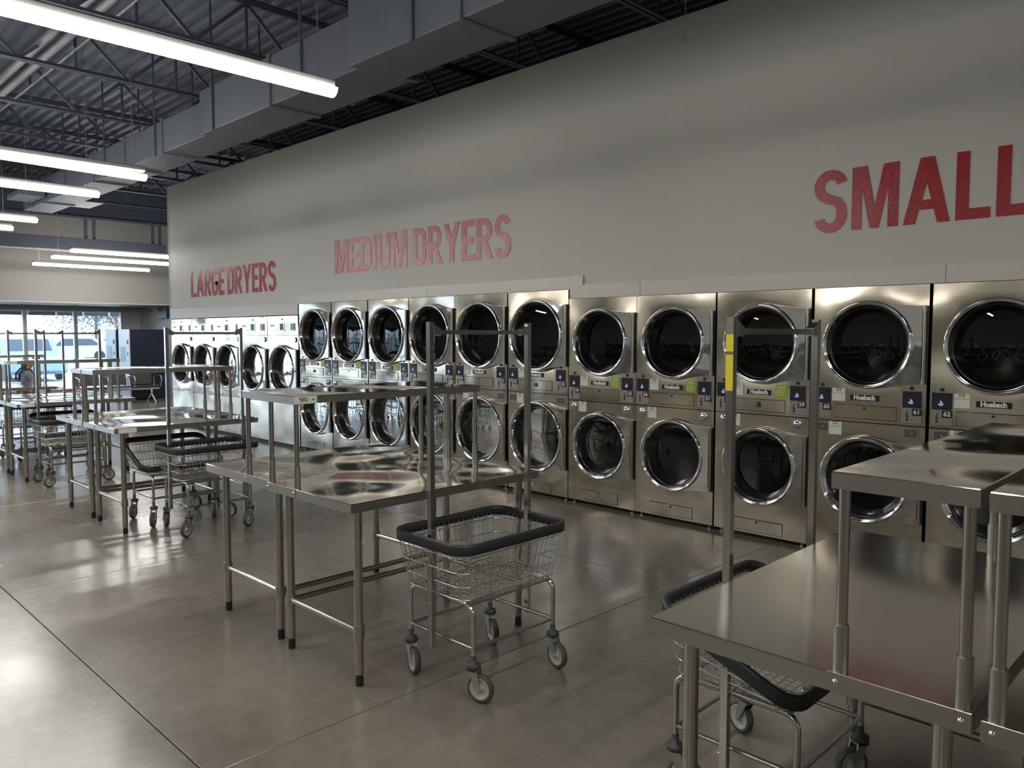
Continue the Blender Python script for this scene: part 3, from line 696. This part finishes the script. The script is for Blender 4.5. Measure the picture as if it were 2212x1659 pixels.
# ================================================================== WORK TABLES
TZ = .87
def table(label, cx, y0, shelf_side, w_=.762, L_=1.22, sticker=False, group='stainless work tables', top='top_steel'):
    """shelf_side=+1: overshelf along the +X edge"""
    r = thing('work_table', label, 'table', (cx, y0, 0), 0, group)
    s = shelf_side; hw = w_/2
    def part(key, fn, name, m, parent=r, loc=None, lb=None):
        return mobj(name, shared(('tab', key), lambda: fn().mesh(name, m)), parent, loc, lb)
    def topmesh():
        b = MB(); n_ = 2
        b.bbox(-hw, hw, 0, L_, TZ-.004, TZ, .0019)
        return b
    tp = part(('top', w_, L_), topmesh, 'tabletop', top)
    part(('sk', w_, L_), lambda: MB().prism_y([(-hw, TZ-.003), (hw, TZ-.003), (hw, TZ-.032), (hw-.012, TZ-.044), (-hw+.012, TZ-.044), (-hw, TZ-.032)], 0, .003)
         .prism_y([(-hw, TZ-.003), (hw, TZ-.003), (hw, TZ-.032), (hw-.012, TZ-.044), (-hw+.012, TZ-.044), (-hw, TZ-.032)], L_-.003, L_)
         .box(-hw, -hw+.003, .003, L_-.003, TZ-.042, TZ-.003).box(hw-.003, hw, .003, L_-.003, TZ-.042, TZ-.003), 'turned_edge', 'edge_steel', tp)
    xl = hw-.075; yl = .085
    for sx in (-1, 1):
        for yy in (yl, L_-yl):
            lg = part('lg', lambda: MB().cyl((0, 0, .055), (0, 0, TZ-.004), .0205, 20), 'leg', 'tube_steel', loc=(sx*xl, yy, 0))
            part('rf', lambda: MB().cyl((0, 0, 0), (0, 0, .04), .0185, 16).cyl((0, 0, .04), (0, 0, .056), .016, 16), 'rubber_foot', 'rubber', lg)
            part('lc', lambda: MB().cyl((0, 0, .225), (0, 0, .285), .026, 16), 'leg_collar', 'edge_steel', lg)
            part('gs', lambda: MB().cyl((0, 0, TZ-.05), (0, 0, TZ-.006), .030, 16), 'leg_socket', 'edge_steel', lg)
    for yy in (yl, L_-yl):
        part('xb', lambda: MB().cyl((-xl, 0, .255), (xl, 0, .255), .0155, 14), 'crossbar', 'tube_steel', loc=(0, yy, 0))
    part(('yb', L_), lambda: MB().cyl((0, yl, .255), (0, L_-yl, .255), .0155, 14), 'crossbar', 'tube_steel', loc=(s*xl, 0, 0))
    # overshelf
    sw = .29; xa = s*(hw-sw/2); SZ = 1.32
    sh = part(('sh', L_), lambda: MB().bbox(-sw/2, sw/2, 0, L_, SZ-.004, SZ, .0019), 'overshelf', 'top_steel', loc=(xa, 0, 0))
    part(('se', L_), lambda: MB().box(-sw/2, sw/2, 0, .002, SZ-.038, SZ-.003).box(-sw/2, sw/2, L_-.002, L_, SZ-.038, SZ-.003).box(-sw/2, -sw/2+.002, .002, L_-.002, SZ-.038, SZ-.003).box(sw/2-.002, sw/2, .002, L_-.002, SZ-.038, SZ-.003), 'turned_edge', 'edge_steel', sh)
    for sx in (-1, 1):
        for yy in (.022, L_-.022):
            p = part('po', lambda: MB().cyl((0, 0, TZ), (0, 0, SZ-.004), .0125, 14), 'shelf_post', 'tube_steel', loc=(xa+sx*(sw/2-.022), yy, 0))
            part('ps', lambda: MB().cyl((0, 0, TZ), (0, 0, TZ+.105), .0165, 14), 'post_sleeve', 'edge_steel', p)
    for yy, d_ in ((-.0025, 0), (L_, 0)):
        k = part('mb', lambda: MB().bbox(-sw/2+.001, sw/2-.001, 0, .0025, TZ-.042, TZ+.001, .0005), 'mounting_bracket', 'edge_steel', loc=(xa, yy, 0))
        for x_ in (-sw/2+.02, sw/2-.02): part('rv', lambda: MB().lathe_y(0, TZ-.018, [(.006, 0), (.004, -.003), (.0001, -.004)], 10), 'rivet', 'chrome', k, loc=(x_, 0 if yy < 0 else .0025, 0))
    if sticker:
        st_ = part('st', lambda: MB().box(0, .0006, 0, .125, SZ-.037, SZ-.001), 'maker_sticker', 'paper', loc=(xa+sw/2, .0, 0), lb='white maker sticker with green cross')
        part('sg', lambda: MB().add([(.0009, .03, SZ-.030), (.0009, .036, SZ-.030), (.0009, .062, SZ-.020), (.0009, .045, SZ-.018)], [(0, 1, 2, 3)])
             .add([(.0009, .03, SZ-.014), (.0009, .04, SZ-.014), (.0009, .075, SZ-.027), (.0009, .068, SZ-.029)], [(0, 1, 2, 3)]).box(.0008, .0011, .034, .072, SZ-.025, SZ-.018), 'green_cross', 'green', st_)
        t_ = mobj('sticker_text', text_mesh('REGENCY', .013, 'black_ink', sx=.9), st_, (.0016, .052, SZ-.012)); t_.rotation_euler[2] = R(90)
        t_ = mobj('sticker_text', text_mesh('NSF', .010, 'black_ink'), st_, (.0016, .103, SZ-.018)); t_.rotation_euler[2] = R(90)
    return r
hw = .381
table('near right work table, its red-tinged top filling the lower right corner', -.403-hw, 1.70, 1, L_=1.32, top='brushed_top')
table('work table cut off by the right edge of the picture', -.385+hw, 1.685, -1, L_=1.32, top='brushed_top')
table('left table of the pair in the middle, beside the near laundry cart', -3.657-hw, 1.935, 1)
table('right table of the middle pair, with the laundry cart against it', -3.652+hw, 1.91, -1, sticker=True)
table('left table of the second pair, facing the large dryers', -7.335-hw, 2.14, 1)
table('right table of the second pair, with a wire cart at its side', -7.312+hw, 2.14, -1)
table('left table of the third pair by the front windows', -10.435-hw, 2.18, 1)
table('right table of the third pair, a cart standing at its corner', -10.412+hw, 2.18, -1, sticker=True)
table('left table of the farthest pair at the left edge', -13.335-hw, 2.12, 1)
table('right table of the farthest pair at the left edge', -13.312+hw, 2.12, -1)
# white stickers on tabletop corners
for x_, y_, l_ in ((-6.55, 2.14, 'white sticker on the corner edge of the second right table'), (-9.65, 2.18, 'white sticker on the corner edge of the third right table')):
    o = MB().box(0, .001, .03, .17, TZ-.040, TZ-.002).obj('edge_sticker', 'paper'); o.location = (x_+.0005, y_, 0); tag(o, l_, 'sticker')

# ================================================================== LAUNDRY CARTS
def rrect(hx, hy, rad, n=5):
    pts = []
    for cx_, cy_, a0 in ((hx-rad, hy-rad, 0), (-hx+rad, hy-rad, 90), (-hx+rad, -hy+rad, 180), (hx-rad, -hy+rad, 270)):
        for k in range(n+1):
            a = R(a0+90*k/n); pts.append((cx_+rad*math.cos(a), cy_+rad*math.sin(a)))
    return pts
def cart_parts(r, slope, cast):
    HX, HY = .25, .35; TX, TY = .205, .30; ZB = .445
    rim = (lambda x: .70) if not slope else (lambda x: .60-.40*x*1.0)
    # slope: high at -x, low at +x
    def lvl(t, x, y):  # 0 bottom .. 1 rim ; outline interpolates
        return ZB+(rim(x)-ZB)*t
    def ring_pts(t, off=0):
        hx, hy = TX+(HX-TX)*t+off, TY+(HY-TY)*t+off
        return [(x, y, lvl(t, x, y)) for x, y in rrect(hx, hy, .055+.02*t)]
    # bumper
    pr = [(-.008, -.036), (-.003, -.038), (.004, -.024), (.010, -.019), (.012, 0), (.008, .010), (0, .013), (-.008, .010), (-.010, 0)]
    bp = MB().path(ring_pts(1.0), 0, closed=True, prof=[(-a, b) for a, b in pr]).obj('rim_bumper', 'bumper', r)
    for t in (.80, .52, .26, .02):
        MB().path(ring_pts(t, .003), .0032 if t > .05 else .004, 6, True).obj('basket_hoop', 'wire', r)
    # upright wires bent into the floor grid
    b = MB()
    def wire(p, q, rr=.0021):
        b.cyl(p, q, rr, 4, caps=False)
    n_ = 19
    for k in range(n_):
        f = -1+2*(k+.5)/n_
        for s_ in (-1, 1):
            y_b, y_t = f*(TY-.02), f*(HY-.03)
            wire((s_*TX, y_b, ZB), (s_*HX, y_t, lvl(1, s_*HX, 0)-.01))
        if k % 1 == 0: wire((-TX, f*(TY-.02), ZB), (TX, f*(TY-.02), ZB))
    n_ = 13
    for k in range(n_):
        f = -1+2*(k+.5)/n_
        for s_ in (-1, 1):
            wire((f*(TX-.015), s_*TY, ZB), (f*(HX-.03), s_*HY, lvl(1, f*(HX-.03), 0)-.01))
        wire((f*(TX-.015), -TY, ZB-.004), (f*(TX-.015), TY, ZB-.004))
    b.obj('basket_wires', 'wire', r, kind='stuff')
    # frame
    X, Y, Z0, ZT, rr = .222, .262, .165, .425, .0115
    for s_ in (-1, 1):
        pts = [(-X, s_*Y, Z0)]
        for k in range(7): a = R(180-90*k/6); pts.append((-X+.05+.05*math.cos(a), s_*Y, ZT-.05+.05*math.sin(a)))
        for k in range(7): a = R(90-90*k/6); pts.append((X-.05+.05*math.cos(a), s_*Y, ZT-.05+.05*math.sin(a)))
        pts.append((X, s_*Y, Z0))
        MB().path(pts, rr, 10, upv=(0, 1, 0)).obj('leg_arch', 'cart_chrome', r)
        MB().cyl((-X, s_*Y, .235), (X, s_*Y, .235), .009, 8).obj('lower_rail', 'cart_chrome', r)
        MB().cyl((s_*X, -Y, .235), (s_*X, Y, .235), .009, 8).obj('lower_rail', 'cart_chrome', r)
        MB().cyl((s_*(X-.03), -Y, ZT), (s_*(X-.03), Y, ZT), .009, 8).obj('upper_rail', 'cart_chrome', r)
    # casters
    for i, (sx, sy) in enumerate(((-1, -1), (1, -1), (-1, 1), (1, 1))):
        ca = bpy.data.objects.new('caster', shared(('cart', 'cap'), lambda: MB().lathe_z(0, 0, [(.012, .205), (.013, .170), (.030, .168), (.032, .160), (.032, .150), (.024, .146), (.0001, .146)], 16).mesh('caster', 'caster_grey')))
        C.objects.link(ca); ca.parent = r; ca.location = (sx*X, sy*Y, 0); ca.rotation_euler[2] = R(cast[i])
        me = shared(('cart', 'yoke'), lambda: MB().box(-.022, .024, -.022, .022, .138, .146).add([(x_, y_, z_) for y_ in (-.022, -.018) for x_, z_ in ((-.022, .146), (.024, .146), (.045, .07), (.038, .052), (.028, .055))], [(0, 1, 2, 3, 4), (9, 8, 7, 6, 5), (0, 5, 6, 1), (1, 6, 7, 2), (2, 7, 8, 3), (3, 8, 9, 4), (4, 9, 5, 0)])
                    .add([(x_, y_, z_) for y_ in (.018, .022) for x_, z_ in ((-.022, .146), (.024, .146), (.045, .07), (.038, .052), (.028, .055))], [(0, 1, 2, 3, 4), (9, 8, 7, 6, 5), (0, 5, 6, 1), (1, 6, 7, 2), (2, 7, 8, 3), (3, 8, 9, 4), (4, 9, 5, 0)]).mesh('fork', 'zinc'))
        mobj('fork', me, ca)
        me = shared(('cart', 'tyre'), lambda: MB().lathe_y(.035, .0635, [(.049, -.013), (.058, -.015), (.0625, -.009), (.0635, 0), (.0625, .009), (.058, .015), (.049, .013)], 32).mesh('tyre', 'tyre'))
        mobj('tyre', me, ca)
        me = shared(('cart', 'hub'), lambda: MB().lathe_y(.035, .0635, [(.0001, -.017), (.010, -.017), (.012, -.009), (.038, -.008), (.043, -.013), (.049, -.013), (.049, .013), (.043, .013), (.038, .008), (.012, .009), (.010, .017), (.0001, .017)], 32).mesh('wheel_hub', 'hub'))
        mobj('wheel_hub', me, ca)
        me = shared(('cart', 'axle'), lambda: MB().cyl((.035, -.026, .0635), (.035, .026, .0635), .006, 8).mesh('axle', 'chrome'))
        mobj('axle', me, ca)
def pole_rack(r, yellow=False, ztop=1.675):
    yp = .315
    for s_ in (-1, 1):
        p = MB().box(-.0125, .0125, s_*yp-.0125, s_*yp+.0125, .195, ztop).obj('rack_pole', 'cart_chrome', r)
        MB().cyl((-.013, s_*yp, .235), (-.022, s_*yp, .235), .006, 8).obj('pole_bolt', 'chrome', p)
        MB().cyl((.013, s_*yp, .735), (.020, s_*yp, .735), .006, 8).obj('pole_bolt', 'chrome', p)
        if yellow and s_ < 0:
            MB().box(-.0128, .0128, s_*yp-.0135, s_*yp-.0125, 1.565, 1.62).obj('warning_sticker', 'yellow', p)
            MB().box(-.0128, .0128, s_*yp-.0135, s_*yp-.0125, 1.44, 1.555).obj('warning_sticker', 'yellow', p)
    MB().box(-.010, .010, -yp+.03, yp-.03, ztop-.056, ztop-.036).obj('hanging_rail', 'cart_chrome', r)
    for s_ in (-1, 1):
        MB().prism_y([(-.011, 0), (.011, 0), (.011, .001), (-.011, .001)], 0, .001)
        MB().add([(x_, s_*yy, zz) for x_ in (-.015, .015) for yy, zz in ((yp-.0125, ztop-.01), (yp-.0125, ztop-.055), (yp-.055, ztop-.062), (yp-.055, ztop-.032))],
                 [(0, 1, 2, 3), (7, 6, 5, 4), (0, 4, 5, 1), (1, 5, 6, 2), (2, 6, 7, 3), (3, 7, 4, 0)]).obj('rail_bracket', 'cart_chrome', r)
def cart(label, x, y, rz=0, slope=False, cast=(-40, -35, 20, -30), rack=True, yellow=False):
    r = thing('laundry_cart', label, 'cart', (x, y, 0), R(rz), 'wire laundry carts')
    cart_parts(r, slope, cast)
    if rack: pole_rack(r, yellow)
    return r
cart('wire laundry cart with a hanging rack standing in the middle, nearest in full view', -2.70, 2.525, 0, cast=(-18, 18, -22, -8))
cart('laundry cart half hidden behind the near right table, yellow stickers on its pole', -1.25, 2.575, 0, slope=True, yellow=True, cast=(20, -40, 160, -120))
cart('laundry cart with dark rim and hanging rack beside the second pair of tables', -6.40, 2.82, 0, cast=(170, -60, 30, -60))
cart('wire cart without rack tucked under the second pair of tables', -6.94, 2.75, 0, slope=True, rack=False)
cart('laundry cart with hanging rack at the corner of the third pair of tables', -9.46, 2.65, 0, cast=(-60, -70, 20, 90))
cart('laundry cart with rack standing between the third and the farthest tables', -11.62, 2.87, 0)
cart('laundry cart with rack beside the farthest pair of tables', -12.2, 2.80, 0)
cart('wire cart without rack pushed under the third pair of tables', -10.03, 2.78, 0, slope=True, rack=False)

# ================================================================== WAITING CORNER
bn = thing('waiting_bench', 'row of three dark linked waiting chairs with chrome arms by the vending machines', 'bench', (-19.35, 6.45, 0))
MB().box(-.03, .03, -.92, .92, .30, .34).obj('beam', 'chrome', bn)
for k in range(3):
    yy = (k-1)*.59
    s_ = MB(); 
    s_.add([(x_, yy+y_, z_) for y_ in (-.25, .25) for x_, z_ in ((-.20, .385), (.20, .415), (.24, .40), (.24, .375), (-.20, .35))], [(0, 1, 2, 3, 4), (9, 8, 7, 6, 5), (0, 5, 6, 1), (1, 6, 7, 2), (2, 7, 8, 3), (3, 8, 9, 4), (4, 9, 5, 0)]).obj('seat', 'chair', bn)
    MB().add([(x_, yy+y_, z_) for y_ in (-.25, .25) for x_, z_ in ((-.22, .42), (-.30, .76), (-.33, .76), (-.25, .42))], [(0, 1, 2, 3), (7, 6, 5, 4), (0, 4, 5, 1), (1, 5, 6, 2), (2, 6, 7, 3), (3, 7, 4, 0)]).obj('backrest', 'chair', bn)
    for j in range(3): MB().box(-.232+.0*j, -.222, yy-.24, yy+.24, .44+.03*j, .447+.03*j).obj('backrest_slot', 'edge_steel', bn)
for yy in (-.90, -.295, .295, .90):
    MB().path([(-.24, yy, .36), (-.27, yy, .55), (-.20, yy, .63), (.05, yy, .64), (.20, yy, .61), (.23, yy, .53), (.18, yy, .44), (.15, yy, .37)], .013, 8, upv=(0, 1, 0)).obj('armrest', 'chrome', bn)
for yy in (-.75, .75):
    MB().path([(0, yy, .31), (0, yy, .20), (.24, yy, .03), (.28, yy, .02)], .018, 8, upv=(0, 1, 0)).path([(0, yy, .20), (-.24, yy, .03), (-.28, yy, .02)], .018, 8, upv=(0, 1, 0)).cyl((.26, yy, 0), (.26, yy, .02), .02, 8).cyl((-.26, yy, 0), (-.26, yy, .02), .02, 8).obj('leg_frame', 'chrome', bn)

def vending(label, x1, y0, y1):
    r = thing('vending_machine', label, 'machine', (x1, y0, 0)); d_ = y1-y0
    MB().bbox(-.70, 0, .03, d_, .03, 1.74, .004).obj('cabinet', 'navy', r)
    MB().bbox(-.70, 0, 0, .03, .05, 1.74, .004).obj('front_door', 'machine_white', r)
    MB().box(-.58, -.24, -.004, 0, .95, 1.32).obj('front_panel', 'panel_blue', r)
    MB().box(-.13, -.06, -.012, 0, 1.38, 1.48).obj('bill_slot', 'black', r)
    MB().box(-.12, -.07, -.008, 0, 1.10, 1.18).obj('keypad', 'washer', r)
    MB().box(-.5, -.25, -.006, 0, .35, .55).obj('dispensing_flap', 'washer', r)
    for x_ in (-.66, -.04):
        for y_ in (.08, d_-.06): MB().cyl((x_, y_, 0), (x_, y_, .032), .02, 8).obj('foot', 'black', r)
vending('tall vending machine with navy side, nearer of two in the corner', -20.0, 6.93, 7.84)
vending('tall vending machine at the far corner, mostly hidden by the nearer one', -20.95, 6.93, 7.84)
r = thing('security_camera', 'small white security camera under the soffit corner', 'camera', (-21.9, 8.3, 2.38))
MB().cyl((0, 0, 0), (0, 0, -.06), .03, 12).obj('mount', 'fixture', r)
MB().cyl((.0, -.02, -.07), (.10, -.14, -.13), .035, 12).obj('camera_body', 'fixture', r)
MB().cyl((.101, -.141, -.1303), (.106, -.147, -.1333), .025, 12).obj('lens', 'black', r)
r = thing('wall_monitor', 'dark screen pair hung on the alcove wall beside the dryer wall end', 'monitor', (-21.5, 8.4, 0))
MB().bbox(-.30, .30, -.08, 0, 2.36, 2.72, .005).obj('upper_screen', 'slate', r)
MB().bbox(-.30, .30, -.08, 0, 2.05, 2.33, .005).obj('lower_screen', 'navy', r)
MB().box(-.02, .02, -.03, 0, 2.33, 2.36).obj('bracket', 'fixture', r)

# person seated, seen in profile facing +Y
def skin_fig(name, joints, edges, m, parent, loc):
    me = bpy.data.meshes.new(name); me.from_pydata([j[:3] for j in joints], edges, [])
    o = bpy.data.objects.new(name, me); C.objects.link(o); o.parent = parent
    me.materials.append(M[m])
    sk = o.modifiers.new('skin', 'SKIN'); sk.use_smooth_shade = True
    if not me.skin_vertices: me.skin_vertices.new()
    for i, j in enumerate(joints):
        v = me.skin_vertices[0].data[i]; v.radius = (j[3], j[4] if len(j) > 4 else j[3]); v.use_root = (i == 0)
    ss = o.modifiers.new('sub', 'SUBSURF'); ss.levels = 1; ss.render_levels = 1
    dg = bpy.context.evaluated_depsgraph_get(); dg.update()
    m2 = bpy.data.meshes.new_from_object(o.evaluated_get(dg)); o.modifiers.clear(); o.data = m2; m2.name = name
    if not m2.materials: m2.materials.append(M[m])
    return o
pr_ = thing('person', 'seated woman in a grey top seen from the side, leaning forward behind the tables', 'person', (-16.0, 3.70, 0))
J = [(0, 0, .56, .12, .10), (0, .03, .72, .115, .09), (0, .07, .88, .13, .095), (0, .08, .96, .07, .06), (0, .105, 1.00, .042), (0, .13, 1.06, .075, .07), (0, .135, 1.12, .085, .078), (0, .13, 1.17, .05)]
E_ = [(i, i+1) for i in range(7)]
for s_ in (-1, 1):
    b0 = len(J)
    J += [(s_*.15, .08, .92, .05), (s_*.20, .16, .70, .04), (s_*.15, .40, .66, .03), (s_*.14, .47, .655, .026), (s_*.13, .53, .645, .022)]
    E_ += [(2, b0), (b0, b0+1), (b0+1, b0+2), (b0+2, b0+3), (b0+3, b0+4)]
    h0 = b0+4
    for q, (fx, fl) in enumerate(((-.026, .065), (-.009, .075), (.009, .07), (.025, .055))):
        c0 = len(J); J += [(s_*.13+fx, .56, .645, .009), (s_*.13+fx, .56+fl*.6, .638, .008), (s_*.13+fx, .56+fl, .625, .007)]
        E_ += [(h0, c0), (c0, c0+1), (c0+1, c0+2)]
    c0 = len(J); J += [(s_*.13-s_*.03, .52, .635, .010), (s_*.13-s_*.045, .55, .63, .009)]; E_ += [(h0, c0), (c0, c0+1)]
    c0 = len(J)
    J += [(s_*.10, .06, .53, .095), (s_*.12, .44, .51, .06), (s_*.12, .46, .28, .048), (s_*.12, .44, .08, .035), (s_*.12, .55, .035, .032), (s_*.12, .62, .03, .025)]
    E_ += [(0, c0), (c0, c0+1), (c0+1, c0+2), (c0+2, c0+3), (c0+3, c0+4), (c0+4, c0+5)]
body = skin_fig('body', J, E_, 'skin', pr_, None)
skin_fig('grey_top', [(0, -.005, .56, .14, .12), (0, .03, .72, .13, .105), (0, .07, .88, .145, .11), (0, .08, .955, .075, .065), (-.155, .08, .92, .062), (-.19, .13, .79, .052), (.155, .08, .92, .062), (.19, .13, .79, .052)], [(0, 1), (1, 2), (2, 3), (2, 4), (4, 5), (2, 6), (6, 7)], 'shirt', pr_, None)
skin_fig('hair', [(0, .10, 1.19, .075, .07), (0, .06, 1.13, .085, .06), (0, .045, 1.06, .07, .05), (0, .035, 1.00, .05, .03)], [(0, 1), (1, 2), (2, 3)], 'hair', pr_, None)
skin_fig('shorts', [(0, .0, .545, .135, .12), (-.10, .06, .53, .105), (-.115, .28, .52, .088), (.10, .06, .53, .105), (.115, .28, .52, .088)], [(0, 1), (1, 2), (0, 3), (3, 4)], 'denim', pr_, None)
MB().lathe_y(0, 1.115, [(.012, .212), (.010, .228), (.0001, .236)], 8).obj('nose', 'skin', pr_)
for s_ in (-1, 1):
    MB().lathe_y(s_*.030, 1.135, [(.010, .205), (.006, .212), (.0001, .214)], 8).obj('eye', 'black', pr_)
    MB().lathe_z(s_*.085, .125, [(.0001, 1.095), (.014, 1.11), (.014, 1.14), (.0001, 1.155)], 8).obj('ear', 'skin', pr_)
    MB().path([(s_*.10, -.06, .80), (s_*.10, -.055, .92), (s_*.09, .02, 1.01), (s_*.09, .13, .99), (s_*.10, .19, .88)], .018, 6).obj('shoulder_strap', 'strap', pr_)
    MB().bbox(s_*.12-.045, s_*.12+.045, .36, .66, 0, .07, .01).obj('shoe', 'black', pr_)
MB().box(-.03, .03, .203, .212, 1.065, 1.073).obj('mouth', 'denim', pr_)
ch = thing('stool', 'low dark seat under the seated woman', 'stool', (-16.0, 3.66, -.005))
MB().bbox(-.2, .2, -.2, .2, .38, .43, .01).obj('seat', 'chair', ch)
for sx in (-1, 1):
    for sy in (-1, 1): MB().cyl((sx*.17, sy*.17, 0), (sx*.15, sy*.15, .385), .014, 8).obj('leg', 'chrome', ch)
st2 = thing('stool', 'low stool in front of the seated woman, a cardboard box on it', 'stool', (-16.0, 4.60, 0))
MB().bbox(-.18, .18, -.18, .18, .46, .50, .008).obj('seat', 'chair', st2)
for sx in (-1, 1):
    for sy in (-1, 1): MB().cyl((sx*.15, sy*.15, 0), (sx*.14, sy*.14, .46), .013, 8).obj('leg', 'chrome', st2)
# cardboard box
bx = thing('cardboard_box', 'open brown cardboard box on a low stool in front of the seated woman', 'box', (-16.0, 4.60, .50))
MB().box(-.15, .15, -.13, -.126, 0, .10).box(-.15, .15, .126, .13, 0, .10).box(-.15, -.146, -.126, .126, 0, .10).box(.146, .15, -.126, .126, 0, .10).box(-.146, .146, -.126, .126, 0, .004).obj('box_body', 'cardboard', bx)
MB().add([(.15, -.13, .10), (.15, .13, .10), (.24, .13, .07), (.24, -.13, .07)], [(0, 1, 2, 3)]).obj('box_flap', 'cardboard', bx)

# ================================================================== WASHER SIDE (seen mirrored in the dryer doors)
def washer(x):
    r = thing('washing_machine', 'dark washing machine in the opposite row, seen mirrored in the dryer doors', 'washer', (x, -6.2, 0), 0, 'washing machines of the opposite row')
    MB().bbox(-.37, .37, -.8, 0, .02, 1.22, .01).obj('cabinet', 'washer', r)
    MB().lathe_y(0, .62, [(.26, 0), (.26, .03), (.22, .045), (.19, .03)], 32).obj('door', 'chrome', r)
    MB().lathe_y(0, .62, [(.0001, .05), (.1, .045), (.19, .03)], 24).obj('door_glass', 'dark_door', r)
    MB().box(-.3, .3, 0, .01, 1.02, 1.18).obj('control_panel', 'black', r)
    MB().box(-.12, .05, .01, .014, 1.05, 1.15).obj('display', 'paper', r)
    MB().box(-.36, .36, -.78, -.02, 0, .02).obj('base', 'black', r)
    return r
w0 = washer(1.0); ws = snapshot(w0)
for k in range(1, 20): dup(ws, loc=(1.0-.76*k, -6.2, 0))
def card(x, label):
    r = thing('price_card', label, 'sign', (x, -6.35, 1.22), 0, 'tent cards on the washers')
    MB().add([(-.16, .05, 0), (.16, .05, 0), (.16, 0, .26), (-.16, 0, .26), (-.16, -.05, 0), (.16, -.05, 0)], [(0, 1, 2, 3), (3, 2, 5, 4)]).obj('card', 'paper', r)
    MB().add([(a, .0515-.0001, b) if 0 else (a, .052-b*.192, b) for a, b in ((-.12, .05), (-.02, .05), (-.02, .2), (-.12, .2))], [(0, 1, 2, 3)]).obj('card_print', 'panel_blue', r)
    return r
c0 = card(.6, 'white tent card on the opposite washers, mirrored in the dryer doors'); cs_ = snapshot(c0)
for x in (-1.7, -3.3, -5.6, -7.2, -9.9, -10.9, -12.4): dup(cs_, loc=(x, -6.35, 1.22))

# ================================================================== OUTSIDE
struct('ground', MB().box(-120, -23.46, -60, 60, -.30, -.03), 'asphalt')
cn = thing('awning', 'dark flat awning edge with pale posts seen at the top of the front windows', 'awning', (-25.6, 0, 0))
MB().box(-.1, .1, -9, 9.4, 2.17, 2.60).obj('awning_edge', 'joist', cn)
MB().box(.1, 2.2, -9, 9.4, 2.55, 2.60).obj('awning_roof', 'slate', cn)
bt = MB().box(.1, .13, -.03, .03, 2.17, 2.55).mesh('awning_batten', 'fixture')
for k in range(25): mobj('awning_batten', bt, cn, (0, 9.0-.72*k, 0))
for yy in (9.2, -8.8): MB().box(-.06, .06, yy-.06, yy+.06, -.03, 2.14).obj('awning_post', 'slate', cn)
def car(label, x, y, rz, m, L_=4.4, Hh=1.45):
    r = thing('car', label, 'car', (x, y, 0), R(rz)); W_ = .88
    pf = [(-L_/2, .35), (-L_/2+.03, .75), (-L_/2+.9, .88), (-L_/2+1.5, Hh-.05), (-L_/2+2.1, Hh), (L_/2-1.1, Hh-.03), (L_/2-.35, .95), (L_/2, .85), (L_/2, .35), (L_/2-.3, .22), (-L_/2+.3, .22)]
    MB().prism_y(pf, -W_, W_).obj('car_body', m, r)
    gl = [(-L_/2+1.1, .92), (-L_/2+1.6, Hh-.1), (L_/2-1.25, Hh-.1), (L_/2-.7, .95)]
    MB().prism_y(gl, -W_-.005, W_+.005).obj('car_windows', 'car_glass', r)
    MB().add([(-L_/2+.93, -.7, .90), (-L_/2+.93, .7, .90), (-L_/2+1.46, .65, Hh-.06), (-L_/2+1.46, -.65, Hh-.06)], [(0, 1, 2, 3)]).obj('windscreen', 'car_glass', r)
    for x_ in (-L_/2+.8, L_/2-.8):
        for s_ in (-1, 1): MB().cyl((x_, s_*(W_-.15), .31), (x_, s_*(W_+.01), .31), .32, 20).obj('wheel', 'rubber', r)
car('blue car parked close outside the left front window', -32.6, 7.6, 180, 'car_blue', Hh=1.5)
car('silver car parked across the lot, left of two pale ones', -52, 14.6, 92, 'car_silver')
car('silver car parked across the lot, right of two pale ones', -53, 21.5, 88, 'car_silver')
def blob_tree(label, x, y, h_, rr, m):
    r = thing('tree', label, 'tree', (x, y, -.03)); rnd = random.Random(3)
    MB().cyl((0, 0, 0), (0, 0, h_*.6), .18, 8, .08).obj('trunk', 'bark', r)
    b = MB()
    for k in range(8000):
        a, bb, c = rnd.gauss(0, .42), rnd.gauss(0, .42), rnd.gauss(0, .36); p = Vector((a*rr, bb*rr, h_*.68+c*rr)); s_ = rnd.uniform(.06, .13)
        u = Vector((rnd.uniform(-1, 1), rnd.uniform(-1, 1), rnd.uniform(-1, 1))).normalized(); v = u.orthogonal().normalized()
        b.add([p-u*s_, p+v*s_*.6, p+u*s_, p-v*s_*.6], [(0, 1, 2, 3)])
    b.obj('foliage', m, r, kind='stuff')
blob_tree('leafy bluish green tree beyond the car park', -66, 20.5, 7.0, 3.4, 'leaf')
def bare_tree(label, x, y, h_):
    r = thing('tree', label, 'tree', (x, y, -.03)); rnd = random.Random(11); b = MB()
    def grow(p, d_, L_, rr, dep):
        q = p+d_*L_; b.cyl(p, q, rr, 5, rr*.7, False)
        if dep == 0: return
        for k in range(3 if dep > 3 else 2):
            e = (d_+Vector((rnd.uniform(-.6, .6), rnd.uniform(-.6, .6), rnd.uniform(-.05, .35)))).normalized()
            grow(q, e, L_*rnd.uniform(.65, .85), rr*.66, dep-1)
    for k in range(4):
        grow(Vector((0, 0, 0)), Vector((rnd.uniform(-.35, .35), rnd.uniform(-.5, .5), 1)).normalized(), h_*.28, .042, 5)
    b.obj('branches', 'bark', r)
bare_tree('bare branching tree outside the right front window', -30.5, 11.0, 4.6)
